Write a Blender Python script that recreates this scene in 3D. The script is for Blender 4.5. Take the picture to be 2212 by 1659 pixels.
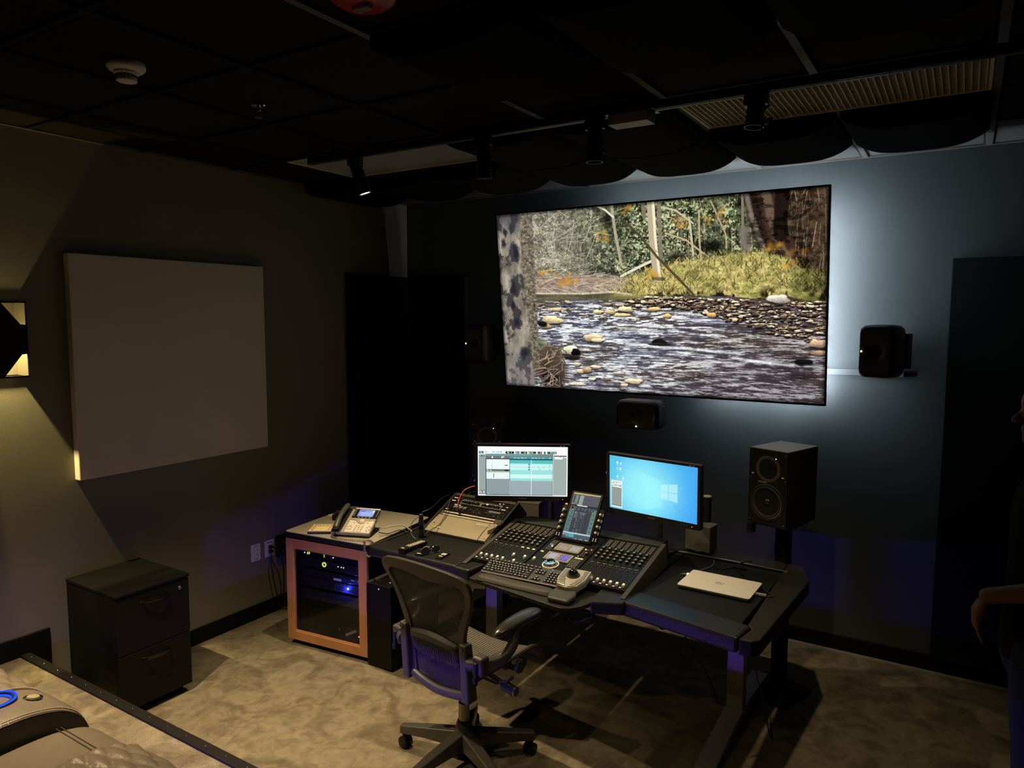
import bpy, bmesh, math, random
import numpy as np
from mathutils import Matrix, Vector, Euler

for o in list(bpy.data.objects): bpy.data.objects.remove(o)
scene = bpy.context.scene
COL = scene.collection
PI = math.pi
R = math.radians

# ---------------------------------------------------------------- camera (left wall x=0, front wall y=0, floor z=0, metres)
CEIL = 3.047
yaw, pit, rol = R(-32.1337), R(-5.2937), R(-.1285)
fw = Vector((math.sin(yaw) * math.cos(pit), math.cos(yaw) * math.cos(pit), math.sin(pit)))
rt = fw.cross(Vector((0, 0, 1))).normalized(); dn = fw.cross(rt)
r2 = math.cos(rol) * rt + math.sin(rol) * dn; d2 = fw.cross(r2)
cam = bpy.data.cameras.new('camera'); cam_o = bpy.data.objects.new('camera', cam); COL.objects.link(cam_o)
M = Matrix((r2, -d2, -fw)).transposed().to_4x4(); M.translation = Vector((4.0906, -4.8155, 2.10))
cam_o.matrix_world = M
cam.sensor_width = 36; cam.sensor_fit = 'HORIZONTAL'; cam.lens = 36 * 1553.9 / 2212; cam.clip_start = .02
scene.camera = cam_o

# ---------------------------------------------------------------- world and exposure
w = bpy.data.worlds.new('dark_room'); scene.world = w; w.use_nodes = True
w.node_tree.nodes['Background'].inputs[0].default_value = (.5, .45, .4, 1)
w.node_tree.nodes['Background'].inputs[1].default_value = 0.0
vs = scene.view_settings
vs.view_transform = 'Standard'; vs.look = 'None'; vs.gamma = 1; vs.exposure = 0.0; vs.use_curve_mapping = False
cy = scene.cycles
cy.use_denoising = True; cy.max_bounces = 8; cy.diffuse_bounces = 5; cy.glossy_bounces = 4; cy.sample_clamp_indirect = 4.0
cy.caustics_reflective = False; cy.caustics_refractive = False

WARM = (1.0, .76, .43)
LIT = dict(front_1=262., front_2=34., front_3=0., front_4=66., rear_1=500., rear_2=60., rear_3=12., sconce=150., tv_glow=275., led_left=170., led_right=950.)

# ---------------------------------------------------------------- helpers
def tag(o, label=None, cat=None, group=None, kind=None):
    if label: o['label'] = label
    if cat: o['category'] = cat
    if group: o['group'] = group
    if kind: o['kind'] = kind
    return o


def thing(name, label, cat, loc=(0, 0, 0), rz=0., group=None):
    o = bpy.data.objects.new(name, None); COL.objects.link(o)
    o.empty_display_size = .05; o.location = loc; o.rotation_euler = (0, 0, rz)
    return tag(o, label, cat, group)


def copy_tree(o, parent=None):
    c = o.copy(); COL.objects.link(c)
    if parent: c.parent = parent; c.matrix_parent_inverse = o.matrix_parent_inverse
    for ch in list(o.children): copy_tree(ch, c)
    return c


class MB:
    """collects shapes into one mesh"""
    def __init__(s): s.v = []; s.f = []; s.uv = {}

    def add(s, vs_, fs, m=None):
        b = len(s.v)
        s.v += [tuple(m @ Vector(p)) if m else tuple(p) for p in vs_]
        s.f += [tuple(b + i for i in f) for f in fs]
        return s

    def box(s, c, d, m=None, rz=0., rx=0., ry=0.):
        x, y, z = d[0] / 2, d[1] / 2, d[2] / 2
        vs_ = [(-x, -y, -z), (x, -y, -z), (x, y, -z), (-x, y, -z), (-x, -y, z), (x, -y, z), (x, y, z), (-x, y, z)]
        q = Matrix.Translation(c) @ Euler((rx, ry, rz)).to_matrix().to_4x4()
        if m: q = m @ q
        return s.add(vs_, [(3, 2, 1, 0), (4, 5, 6, 7), (0, 1, 5, 4), (1, 2, 6, 5), (2, 3, 7, 6), (3, 0, 4, 7)], q)

    def span(s, a, b, m=None):
        return s.box([(a[i] + b[i]) / 2 for i in range(3)], [abs(b[i] - a[i]) for i in range(3)], m)

    def cyl(s, p0, p1, r0, r1=None, n=14, caps=True, m=None):
        r1 = r0 if r1 is None else r1
        p0, p1 = Vector(p0), Vector(p1); d = (p1 - p0).normalized()
        a = d.orthogonal().normalized(); b = d.cross(a)
        vs_ = []
        for p, r in ((p0, r0), (p1, r1)):
            for k in range(n):
                t = 2 * PI * k / n; vs_.append(p + r * (math.cos(t) * a + math.sin(t) * b))
        fs = [(k, (k + 1) % n, n + (k + 1) % n, n + k) for k in range(n)]
        if caps: fs += [tuple(range(n - 1, -1, -1)), tuple(range(n, 2 * n))]
        return s.add(vs_, fs, m)

    def tube(s, pts, r, n=8, closed=False, m=None, flat=1.):
        pts = [Vector(p) for p in pts]; N = len(pts); vs_ = []; up = None
        rr_ = r if isinstance(r, (list, tuple)) else [r] * N
        for i, p in enumerate(pts):
            if closed: t = pts[(i + 1) % N] - pts[i - 1]
            else: t = pts[min(i + 1, N - 1)] - pts[max(i - 1, 0)]
            t.normalize()
            if up is None:
                up = t.orthogonal().normalized()
                if abs(t.z) < .8: up = (Vector((0, 0, 1)) - t * t.z).normalized()
            else:
                up = (up - t * up.dot(t)); up = up.normalized() if up.length > 1e-6 else t.orthogonal().normalized()
            sd = t.cross(up)
            for k in range(n):
                q = 2 * PI * k / n; vs_.append(p + rr_[i] * (math.cos(q) * up * flat + math.sin(q) * sd))
        fs = []
        for i in range(N if closed else N - 1):
            j = (i + 1) % N
            for k in range(n): fs.append((i * n + k, i * n + (k + 1) % n, j * n + (k + 1) % n, j * n + k))
        if not closed: fs += [tuple(range(n - 1, -1, -1)), tuple(range((N - 1) * n, N * n))]
        return s.add(vs_, fs, m)

    def lathe(s, prof, n=24, m=None):
        """profile (r, z) round the local z axis"""
        vs_ = []; fs = []
        for r, z in prof:
            for k in range(n): vs_.append((max(r, 1e-5) * math.cos(2 * PI * k / n), max(r, 1e-5) * math.sin(2 * PI * k / n), z))
        for i in range(len(prof) - 1):
            for k in range(n): fs.append((i * n + k, i * n + (k + 1) % n, (i + 1) * n + (k + 1) % n, (i + 1) * n + k))
        return s.add(vs_, fs, m)

    def prism(s, poly, z0, z1, m=None):
        n = len(poly)
        vs_ = [(p[0], p[1], z0) for p in poly] + [(p[0], p[1], z1) for p in poly]
        fs = [tuple(range(n - 1, -1, -1)), tuple(range(n, 2 * n))] + [(k, (k + 1) % n, n + (k + 1) % n, n + k) for k in range(n)]
        return s.add(vs_, fs, m)

    def ring(s, outer, inner, z0, z1, m=None):
        """flat frame between two loops with the same number of points"""
        n = len(outer)
        vs_ = [(p[0], p[1], z0) for p in outer] + [(p[0], p[1], z0) for p in inner] + [(p[0], p[1], z1) for p in outer] + [(p[0], p[1], z1) for p in inner]
        fs = []
        for k in range(n):
            j = (k + 1) % n
            fs += [(k, n + k, n + j, j), (2 * n + k, 2 * n + j, 3 * n + j, 3 * n + k), (k, j, 2 * n + j, 2 * n + k), (n + k, 3 * n + k, 3 * n + j, n + j)]
        return s.add(vs_, fs, m)

    def grid(s, fn, nu, nv, m=None, closed_u=False):
        vs_ = [fn(i / nu, j / nv) for j in range(nv + 1) for i in range(nu + 1)]
        fs = [(j * (nu + 1) + i, j * (nu + 1) + i + 1, (j + 1) * (nu + 1) + i + 1, (j + 1) * (nu + 1) + i) for j in range(nv) for i in range(nu)]
        return s.add(vs_, fs, m)

    def dome(s, c, r, n=16, k=8, frac=.5, m=None):
        q = Matrix.Translation(c)
        if m: q = q @ m
        return s.lathe([(r * math.cos(t), r * math.sin(t)) for t in [PI / 2 * (1 - 2 * frac) + (PI * frac) * i / k for i in range(k + 1)]], n, q)


def obj(name, mb, mat=None, parent=None, smooth=False, bevel=0., seg=2, loc=None, rot=None, label=None, kind=None, sub=0, angle=40):
    if isinstance(mb, bpy.types.Mesh): me = mb
    else:
        me = bpy.data.meshes.new(name); me.from_pydata(mb.v, [], mb.f); me.update()
        bm = bmesh.new(); bm.from_mesh(me); bmesh.ops.recalc_face_normals(bm, faces=bm.faces); bm.to_mesh(me); bm.free()
        if mat: me.materials.append(mat)
        if smooth:
            for p in me.polygons: p.use_smooth = True
            try: me.set_sharp_from_angle(angle=R(angle))
            except Exception: pass
    o = bpy.data.objects.new(name, me); COL.objects.link(o)
    if parent: o.parent = parent
    if loc is not None: o.location = loc
    if rot is not None: o.rotation_euler = rot
    if bevel:
        b = o.modifiers.new('bevel', 'BEVEL'); b.width = bevel; b.segments = seg; b.limit_method = 'ANGLE'; b.angle_limit = R(35)
    if sub:
        b = o.modifiers.new('sub', 'SUBSURF'); b.levels = sub; b.render_levels = sub
    return tag(o, label, kind=kind)


def structure(name, mb, mat, parent=None, **k):
    o = obj(name, mb, mat, parent, **k)
    if parent is None: o['kind'] = 'structure'
    return o


def rrect(w_, h_, r, n=5, cx=0., cy_=0.):
    p = []
    for (x, y, a) in ((w_ / 2 - r, -h_ / 2 + r, -PI / 2), (w_ / 2 - r, h_ / 2 - r, 0), (-w_ / 2 + r, h_ / 2 - r, PI / 2), (-w_ / 2 + r, -h_ / 2 + r, PI)):
        for k in range(n + 1): t = a + PI / 2 * k / n; p.append((cx + x + r * math.cos(t), cy_ + y + r * math.sin(t)))
    return p


def text(name, body, size, m, mat, parent=None, depth=.0004, spacing=1.0, bold=0.):
    """lettering as a mesh in its own plane, placed by matrix m"""
    c = bpy.data.curves.new(name, 'FONT'); c.body = body; c.size = size; c.align_x = 'CENTER'; c.align_y = 'CENTER'
    c.extrude = depth; c.space_character = spacing; c.resolution_u = 2; c.offset = bold
    o = bpy.data.objects.new(name, c); COL.objects.link(o)
    dg = bpy.context.evaluated_depsgraph_get(); me = bpy.data.meshes.new_from_object(o.evaluated_get(dg))
    bpy.data.objects.remove(o); bpy.data.curves.remove(c)
    me.transform(m); me.materials.clear(); me.materials.append(mat)
    return obj(name, me, None, parent)


def frame(origin, xdir, ydir):
    """matrix with local x, y along two directions; local z = x cross y"""
    x = Vector(xdir).normalized(); y = Vector(ydir); y = (y - x * y.dot(x)).normalized(); z = x.cross(y)
    m = Matrix((x, y, z)).transposed().to_4x4(); m.translation = Vector(origin); return m


# ---------------------------------------------------------------- materials
def mat(name, col, rough=.5, metal=0., spec=.5, emit=None, es=0., noise=0., nscale=40., bump=0., bscale=None, coat=0., alpha=1., trans=0., sheen=0.):
    m = bpy.data.materials.new(name); m.use_nodes = True; nt = m.node_tree; b = nt.nodes['Principled BSDF']
    col = tuple(col) + (1,) if len(col) == 3 else col
    b.inputs['Base Color'].default_value = col; b.inputs['Roughness'].default_value = rough; b.inputs['Metallic'].default_value = metal
    b.inputs['Specular IOR Level'].default_value = spec; b.inputs['Coat Weight'].default_value = coat
    b.inputs['Transmission Weight'].default_value = trans; b.inputs['Alpha'].default_value = alpha
    if sheen: b.inputs['Sheen Weight'].default_value = sheen
    if emit: b.inputs['Emission Color'].default_value = tuple(emit) + (1,); b.inputs['Emission Strength'].default_value = es
    if noise or bump:
        tc = nt.nodes.new('ShaderNodeTexCoord'); n = nt.nodes.new('ShaderNodeTexNoise'); n.inputs['Scale'].default_value = nscale; n.inputs['Detail'].default_value = 5
        nt.links.new(tc.outputs['Object'], n.inputs['Vector'])
        if noise:
            r = nt.nodes.new('ShaderNodeMapRange'); r.inputs[3].default_value = 1 - noise; r.inputs[4].default_value = 1 + noise
            nt.links.new(n.outputs['Fac'], r.inputs[0])
            x = nt.nodes.new('ShaderNodeVectorMath'); x.operation = 'SCALE'; x.inputs[0].default_value = col[:3]
            nt.links.new(r.outputs[0], x.inputs['Scale']); nt.links.new(x.outputs[0], b.inputs['Base Color'])
        if bump:
            n2 = n
            if bscale: n2 = nt.nodes.new('ShaderNodeTexNoise'); n2.inputs['Scale'].default_value = bscale; n2.inputs['Detail'].default_value = 3; nt.links.new(tc.outputs['Object'], n2.inputs['Vector'])
            bp = nt.nodes.new('ShaderNodeBump'); bp.inputs['Strength'].default_value = bump; bp.inputs['Distance'].default_value = .004
            nt.links.new(n2.outputs['Fac'], bp.inputs['Height']); nt.links.new(bp.outputs[0], b.inputs['Normal'])
    return m


def emitter(name, col, s):
    m = bpy.data.materials.new(name); m.use_nodes = True; nt = m.node_tree; nt.nodes.clear()
    e = nt.nodes.new('ShaderNodeEmission'); e.inputs[0].default_value = tuple(col) + (1,); e.inputs[1].default_value = s
    o = nt.nodes.new('ShaderNodeOutputMaterial'); nt.links.new(e.outputs[0], o.inputs[0]); return m


def screen_material(name, pic, strength=1.):
    """a lit screen showing a picture computed above (rows from the top)"""
    h, w_, _ = pic.shape
    im = bpy.data.images.new(name, w_, h, alpha=False, float_buffer=False)
    px = np.ones((h, w_, 4), np.float32); px[..., :3] = pic[::-1]
    im.pixels.foreach_set(px.ravel()); im.update(); im.pack()
    m = bpy.data.materials.new(name); m.use_nodes = True; nt = m.node_tree; nt.nodes.clear()
    t = nt.nodes.new('ShaderNodeTexImage'); t.image = im; t.extension = 'EXTEND'
    e = nt.nodes.new('ShaderNodeEmission'); e.inputs[1].default_value = strength
    g = nt.nodes.new('ShaderNodeBsdfGlossy'); g.inputs[0].default_value = (.03, .03, .03, 1); g.inputs['Roughness'].default_value = .12
    a = nt.nodes.new('ShaderNodeAddShader'); o = nt.nodes.new('ShaderNodeOutputMaterial')
    nt.links.new(t.outputs[0], e.inputs[0]); nt.links.new(e.outputs[0], a.inputs[0]); nt.links.new(g.outputs[0], a.inputs[1]); nt.links.new(a.outputs[0], o.inputs[0])
    return m


def picture(name, w_, h_, m, material, parent):
    """a w x h rectangle with uv, centred in the plane of matrix m (x right, y up)"""
    me = bpy.data.meshes.new(name)
    me.from_pydata([m @ Vector(p) for p in ((-w_ / 2, -h_ / 2, 0), (w_ / 2, -h_ / 2, 0), (w_ / 2, h_ / 2, 0), (-w_ / 2, h_ / 2, 0))], [], [(0, 1, 2, 3)])
    uv = me.uv_layers.new(name='uv')
    for i, c in enumerate(((0, 0), (1, 0), (1, 1), (0, 1))): uv.data[i].uv = c
    me.materials.append(material); me.update()
    return obj(name, me, None, parent)


def spot(name, loc, target, power, col=WARM, size=70., blend=.4, radius=.03, parent=None):
    l = bpy.data.lights.new(name, 'SPOT'); l.energy = power; l.color = col; l.spot_size = R(size); l.spot_blend = blend; l.shadow_soft_size = radius
    o = bpy.data.objects.new(name, l); COL.objects.link(o)
    d = Vector(target) - Vector(loc); o.rotation_euler = d.to_track_quat('-Z', 'Y').to_euler(); o.location = loc
    if parent: o.parent = parent; o.matrix_parent_inverse = Matrix.Identity(4)
    return o


BLACK = mat('black_plastic', (.007, .007, .0075), .45, spec=.35)
BLACKM = mat('black_matt', (.01, .01, .011), .8, spec=.2)
SATIN = mat('satin_black_metal', (.022, .022, .024), .35, spec=.5, noise=.12)
GRAPH = mat('graphite_plastic', (.07, .065, .075), .42, noise=.1, nscale=60)
GREY = mat('grey_plastic', (.36, .335, .28), .45)
LGREY = mat('light_grey_plastic', (.72, .67, .56), .4)
WHITE = mat('white_plastic', (.72, .70, .68), .4)
STEEL = mat('brushed_steel', (.55, .54, .52), .3, 1., noise=.1, nscale=90)
CHROME = mat('chrome', (.8, .8, .8), .12, 1.)
RUBBER = mat('rubber', (.018, .017, .017), .75)
CABLE = mat('black_cable', (.014, .014, .014), .5)
INK = mat('dark_print', (.02, .018, .016), .7)
PRINT = mat('white_print', (.85, .82, .76), .6)
DIMPRINT = mat('grey_print', (.16, .16, .16), .5)
LEDW = emitter('white_led', (1, .92, .72), 6.); LEDR = emitter('red_led', (1, .12, .08), 4.); LEDB = emitter('blue_led', (.12, .18, 1), 6.)
LEDG = emitter('yellow_green_led', (.75, 1, .12), 1.6); LEDP = emitter('violet_led', (.5, .4, 1), 1.2)
# ---------------------------------------------------------------- screen pictures, computed with numpy
rs = np.random.RandomState(7)


def vnoise(h, w, fy, fx, seed):
    """smooth value noise, fy x fx cells over an h x w picture"""
    r = np.random.RandomState(seed)
    fy, fx = max(1, int(fy)), max(1, int(fx))
    g = r.rand(fy + 2, fx + 2)
    y = np.linspace(0, fy, h, endpoint=False); x = np.linspace(0, fx, w, endpoint=False)
    yi = y.astype(int); xi = x.astype(int)
    ty = (y - yi)[:, None]; tx = (x - xi)[None, :]
    ty = ty * ty * (3 - 2 * ty); tx = tx * tx * (3 - 2 * tx)
    a = g[yi][:, xi]; b = g[yi][:, xi + 1]; c = g[yi + 1][:, xi]; d = g[yi + 1][:, xi + 1]
    return (a * (1 - tx) + b * tx) * (1 - ty) + (c * (1 - tx) + d * tx) * ty


def fbm(h, w, fy, fx, seed, octv=4, gain=.55):
    s = 0; a = 1; t = 0
    for k in range(octv):
        s = s + a * vnoise(h, w, fy * 2 ** k, fx * 2 ** k, seed + 31 * k); t += a; a *= gain
    return s / t


def sst(a, b, x):
    t = np.clip((x - a) / (b - a + 1e-9), 0, 1)
    return t * t * (3 - 2 * t)


def stroke(img, pts, wid, col, alpha=1.0, soft=.6):
    """poly-line in u,v (0..1, v down) with width in u units; wid and col may run along the line"""
    h, w, _ = img.shape
    for i in range(len(pts) - 1):
        (u0, v0), (u1, v1) = pts[i], pts[i + 1]
        x0, y0, x1, y1 = u0 * w, v0 * h, u1 * w, v1 * h
        r = wid * w * .5
        xa, xb = int(max(0, min(x0, x1) - r - 2)), int(min(w, max(x0, x1) + r + 3))
        ya, yb = int(max(0, min(y0, y1) - r - 2)), int(min(h, max(y0, y1) + r + 3))
        if xa >= xb or ya >= yb: continue
        Y, X = np.mgrid[ya:yb, xa:xb]
        dx, dy = x1 - x0, y1 - y0; L = dx * dx + dy * dy + 1e-9
        t = np.clip(((X - x0) * dx + (Y - y0) * dy) / L, 0, 1)
        d = np.hypot(X - x0 - t * dx, Y - y0 - t * dy)
        m = (np.clip((r + soft - d) / (2 * soft), 0, 1) * alpha)[..., None]
        img[ya:yb, xa:xb] = img[ya:yb, xa:xb] * (1 - m) + np.array(col) * m


def blob(img, u, v, ru, rv, col, ang=0., rough=.25, seed=0, alpha=1., edge=.12, shade=.35):
    h, w, _ = img.shape
    R = max(ru, rv * h / w) * 1.5
    xa, xb = int(max(0, (u - R) * w)), int(min(w, (u + R) * w + 1))
    ya, yb = int(max(0, v * h - R * w)), int(min(h, v * h + R * w + 1))
    if xa >= xb or ya >= yb: return
    Y, X = np.mgrid[ya:yb, xa:xb]
    x = (X - u * w) / (ru * w); y = (Y - v * h) / (rv * h)
    ca, sa = math.cos(ang), math.sin(ang)
    x, y = ca * x + sa * y, -sa * x + ca * y
    th = np.arctan2(y, x); r = np.random.RandomState(seed)
    rad = 1 + sum(rough / (k + 1) * np.sin(th * (k + 1) + r.rand() * 6.3) for k in range(1, 5))
    d = np.hypot(x, y) / rad
    m = (np.clip((1 - d) / edge, 0, 1) * alpha)[..., None]
    sh = (1 + shade * np.clip(-y, -1, 1))[..., None]
    img[ya:yb, xa:xb] = img[ya:yb, xa:xb] * (1 - m) + np.clip(np.array(col) * sh, 0, 1) * m


def paint_river(w=1200, h=675):
    V, U = np.mgrid[0:h, 0:w]; V = V / h; U = U / w
    A = lambda *c: np.array(c) / 255.
    mix = lambda a, b, m: a * (1 - m[..., None]) + b * m[..., None]
    n1 = fbm(h, w, 12, 20, 1, 6, .72); n2 = fbm(h, w, 40, 70, 5, 5, .8); n3 = fbm(h, w, 4, 6, 9, 3)
    n4 = fbm(h, w, 90, 150, 15, 3, .8)
    # --- woods
    img = np.zeros((h, w, 3)) + A(40, 44, 34)
    leaf = sst(.42, .62, n2)
    img = mix(img, A(96, 108, 78), leaf * .85)
    img = mix(img, A(186, 190, 150), sst(.52, .64, n4) * sst(.42, .6, n1) * .8)
    img = mix(img, A(14, 18, 14), sst(.56, .72, fbm(h, w, 8, 14, 77, 4)) * .8)
    left = sst(.46, .2, U)
    grey = A(118, 112, 104) * (.55 + .9 * n2)[..., None] + .05
    img = mix(img, grey, left * .72)
    right = sst(.78, .93, U)
    img = mix(img, A(70, 52, 42) * (.3 + 1.2 * n2)[..., None], right * .85)
    # twigs, pale on the left, finer on the right
    r = np.random.RandomState(3)
    for k in range(330):
        u = .1 + r.rand() ** 1.3 * .55; v = r.rand() * .42; a = r.rand() * 6.28; L = .03 + r.rand() * .1
        bend = (r.rand() - .5) * .05; g = 120 + r.rand() * 105
        pts = [(u + math.cos(a) * L * t + bend * t * t, v + math.sin(a) * L * t * 1.5) for t in (0, .33, .66, 1)]
        if max(p[1] for p in pts) > .45: continue
        stroke(img, pts, .0007 + .0014 * r.rand(), A(g, g * .95, g * .86), .4 + .4 * r.rand())
    for k in range(170):
        u = .60 + r.rand() * .4; v = .42 * r.rand(); L = .04 + r.rand() * .13; g = 90 + r.rand() * 100
        pts = [(u + (r.rand() - .5) * .02, max(0, v - L * 1.2)), (u, v)]
        stroke(img, pts, .001 + .0014 * r.rand(), A(g, g * .88, g * .74), .7)
    img *= (.78 + .5 * n4)[..., None]
    # leaf sparkle
    img = mix(img, A(216, 222, 176), sst(.60, .69, fbm(h, w, 110, 190, 44, 2)) * sst(.36, .5, U) * sst(.78, .6, U) * sst(.47, .3, V) * .75)
    img = mix(img, A(206, 200, 188), sst(.61, .70, fbm(h, w, 120, 170, 48, 2)) * sst(.5, .1, U) * sst(.5, .3, V) * .7)
    # dark hollows
    for (u, v, a, b) in ((.39, .06, .02, .06), (.215, .405, .04, .03), (.60, .29, .05, .05), (.70, .24, .06, .06), (.755, .30, .03, .04), (.53, .32, .05, .04)):
        blob(img, u, v, a, b, A(12, 14, 10), rough=.4, seed=int(u * 999), alpha=.8, edge=.8, shade=0)
    # --- far trunks
    stroke(img, [(.405, -.02), (.415, .14), (.432, .31)], .009, A(168, 160, 142), .95)
    stroke(img, [(.503, -.02), (.507, .07)], .012, A(120, 112, 98)); 
    stroke(img, [(.552, -.02), (.553, .2), (.556, .33)], .012, A(128, 120, 104), .9)
    stroke(img, [(.527, -.02), (.531, .18), (.541, .37)], .023, A(176, 164, 142))
    stroke(img, [(.534, -.02), (.539, .18), (.549, .37)], .008, A(226, 216, 192))
    stroke(img, [(.640, .1), (.647, .22), (.655, .37)], .006, A(190, 180, 158)); stroke(img, [(.667, .06), (.668, .22), (.673, .32)], .005, A(176, 160, 132))
    stroke(img, [(.700, .02), (.74, .18), (.745, .3)], .004, A(170, 156, 130)); stroke(img, [(.785, -.02), (.787, .28)], .007, A(128, 118, 104))
    stroke(img, [(.34, -.02), (.385, .02), (.41, .06)], .006, A(210, 206, 192)); stroke(img, [(.43, .37), (.48, .33), (.535, .29)], .008, A(214, 208, 190))
    stroke(img, [(.56, .03), (.60, .05), (.65, .12)], .005, A(190, 180, 156)); stroke(img, [(.57, .16), (.63, .2), (.70, .3)], .005, A(180, 166, 132))
    # big leaning trunk on the right
    for (a, c, wd) in ((0., A(66, 50, 42), .085), (.022, A(104, 86, 74), .035), (-.02, A(44, 34, 30), .02), (-.034, A(122, 112, 104), .012), (.036, A(54, 40, 34), .016)):
        stroke(img, [(.823 + a, -.05), (.842 + a, .1), (.868 + a * .9, .24), (.893 + a * 1.3, .36), (.925 + a * 1.7, .43)], wd, c, .92, 4)
    stroke(img, [(.888, -.03), (.883, .2)], .036, A(34, 24, 22), .95, 3); stroke(img, [(.79, .18), (.80, .30), (.82, .38)], .03, A(118, 110, 104), .9, 4)
    tr = sst(.79, .81, U) * sst(.97, .95, U) * sst(.45, .40, V)
    img = img * (1 - .45 * (tr * sst(.45, .62, fbm(h, w, 60, 60, 90, 3)))[..., None])
    # --- grass bank
    top = .405 - .10 * sst(.38, .62, U) - .035 * sst(.6, .8, U) + .10 * sst(.82, 1., U) + .05 * (n1 - .5) + .03 * (n2 - .5)
    bot = .478 + .03 * (n1 - .5) + .006 * np.sin(U * 19) + .03 * sst(.6, 1., U)
    g = np.clip(fbm(h, w, 70, 55, 21, 4, .75) * 1.5 - .25, 0, 1)
    gc = A(126, 114, 66)[None, None] * (1 - g[..., None]) + A(236, 218, 150) * g[..., None]
    gc = mix(gc, A(128, 132, 70) * (.6 + .8 * g)[..., None], sst(.55, .72, U) * .35 * sst(.35, .6, fbm(h, w, 9, 16, 24, 3)) * 1.6)
    gc = mix(gc, A(52, 56, 28), sst(.87, 1., U) * .55)
    bank = sst(-.004, .006, V - top) * sst(.004, -.006, V - bot) * sst(.33, .43, U)
    img = mix(img, gc, bank)
    img = mix(img, A(30, 22, 18), bank * sst(.52, .66, fbm(h, w, 14, 40, 61, 3)) * sst(.43, .475, V) * .95)
    for k in range(1500):
        u = .37 + .63 * r.rand(); tp = .405 - .10 * float(sst(.38, .62, u)) - .035 * float(sst(.6, .8, u)) + .10 * float(sst(.82, 1., u)); v = tp - .01 + (.48 - tp) * r.rand()
        b = .35 + .65 * r.rand() ; c = A(236, 214, 138) if r.rand() < .62 else (A(120, 128, 60) if r.rand() < .6 else A(104, 88, 52))
        dk_ = 1 - .5 * float(sst(.86, 1., u)); a = -1.57 + (r.rand() - .5) * 1.7; L = .006 + .014 * r.rand()
        stroke(img, [(u, v), (u + math.cos(a) * L, v + math.sin(a) * L * 1.5)], .0014 + .0012 * r.rand(), c * b * dk_, .7)
    stroke(img, [(.535, .26), (.543, .385)], .024, A(176, 164, 142)); stroke(img, [(.543, .26), (.551, .385)], .008, A(226, 216, 192)); stroke(img, [(.53, .385), (.56, .39)], .010, A(70, 62, 44), .7, 2)
    # pinkish brush on the left shore
    br = sst(.345, .37, V) * sst(.455, .44, V) * sst(.43, .36, U)
    bc = A(150, 128, 112) * (.45 + 1.1 * fbm(h, w, 60, 90, 33, 3, .8))[..., None]
    img = mix(img, bc, br * .8)
    for k in range(150):
        u = .12 + r.rand() * .28; v = .36 + r.rand() * .085; a = (r.rand() - .5) * 1.6; L = .02 + r.rand() * .06; gg = 130 + r.rand() * 95
        stroke(img, [(u, v), (u + math.cos(a) * L, v + math.sin(a) * L)], .0012 + .0012 * r.rand(), A(gg, gg * .9, gg * .84), .7)
    # --- calm pool, rapids, lower river
    wat = sst(.452, .458, V - .028 * sst(.4, .6, U) - .05 * sst(.72, 1., U))
    f1 = fbm(h, w, 70, 16, 101, 5, .8); f2 = fbm(h, w, 130, 26, 130, 3, .8); f3 = fbm(h, w, 10, 6, 140, 3)
    wc = A(84, 86, 104) * np.ones((h, w, 1)) * (.25 + 1.5 * f1)[..., None]
    wc = mix(wc, A(96, 84, 76) * (.4 + 1.1 * f2)[..., None], sst(.38, .66, f3) * .75)
    wc = mix(wc, A(72, 56, 58) * (.25 + 1.3 * f1)[..., None], sst(.55, 1.0, U * .55 + V * .55) * .7)
    foam = sst(.50, .62, f1) * sst(.40, .60, f2)
    band = np.exp(-((V - .60 - .03 * np.sin(U * 9)) / .055) ** 2) * sst(.78, .45, U) + .6 * np.exp(-((V - .535) / .03) ** 2) * sst(.5, .3, U) + .34 * sst(.55, .66, V)
    wc = mix(wc, A(232, 236, 246), np.clip(sst(.44, .62, f1) * sst(.34, .58, f2) * 1.9, 0, 1) * np.clip(band * 1.35, 0, 1))
    wc = mix(wc, A(244, 246, 250), sst(.57, .67, f2) * sst(.5, .62, V) * .75 * sst(1.05, .7, U * .6 + V * .5))
    calm = sst(.50, .485, V) * sst(.56, .5, U)
    pc = A(104, 98, 78) * (.55 + .7 * fbm(h, w, 50, 9, 150, 3))[..., None]
    wc = mix(wc, pc, calm); wc = mix(wc, A(186, 170, 96) * (.5 + .7 * f1)[..., None], sst(.36, .44, U) * sst(.60, .52, U) * sst(.505, .47, V) * .7)
    img = mix(img, wc, wat)
    # white shingle line and rapids
    stroke(img, [(.13, .452), (.3, .458), (.40, .452), (.46, .466)], .006, A(206, 196, 182), .85, 2)
    for k in range(26):
        u = .12 + r.rand() * .55; v = .545 + r.rand() * .14; L = .02 + r.rand() * .10
        stroke(img, [(u, v), (u + L * .5, v + .006 * (r.rand() - .3)), (u + L, v + .01 * r.rand())], .003 + .004 * r.rand(), A(240, 242, 248), .6, 2.5)
    for (u, v, L) in ((.61, .742, .1), (.66, .75, .12), (.76, .79, .1), (.80, .80, .12), (.40, .62, .16), (.44, .73, .2)):
        stroke(img, [(u, v), (u + L * .5, v + .012), (u + L, v + .02)], .006, A(230, 230, 240), .7, 3)
    # rocky bar on the right
    for k in range(900):
        u = .44 + .56 * r.rand() ** .75; lo = .482 + .03 * float(sst(.5, 1., u)); hi = .535 + .17 * float(sst(.55, 1., u)); v = lo + (hi - lo) * r.rand()
        s = .0028 + .0085 * r.rand() ** 1.6; b = r.rand(); an = (r.rand() - .5) * .6; f = .28 + .3 * r.rand()
        c = A(96, 80, 70) if b < .34 else (A(160, 138, 112) if b < .68 else A(222, 204, 176))
        blob(img, u + .001, v + s * .7, s * 1.15, s * f * 1.7, A(26, 20, 24), an, .3, k + 7, .9, .3, 0)
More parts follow.
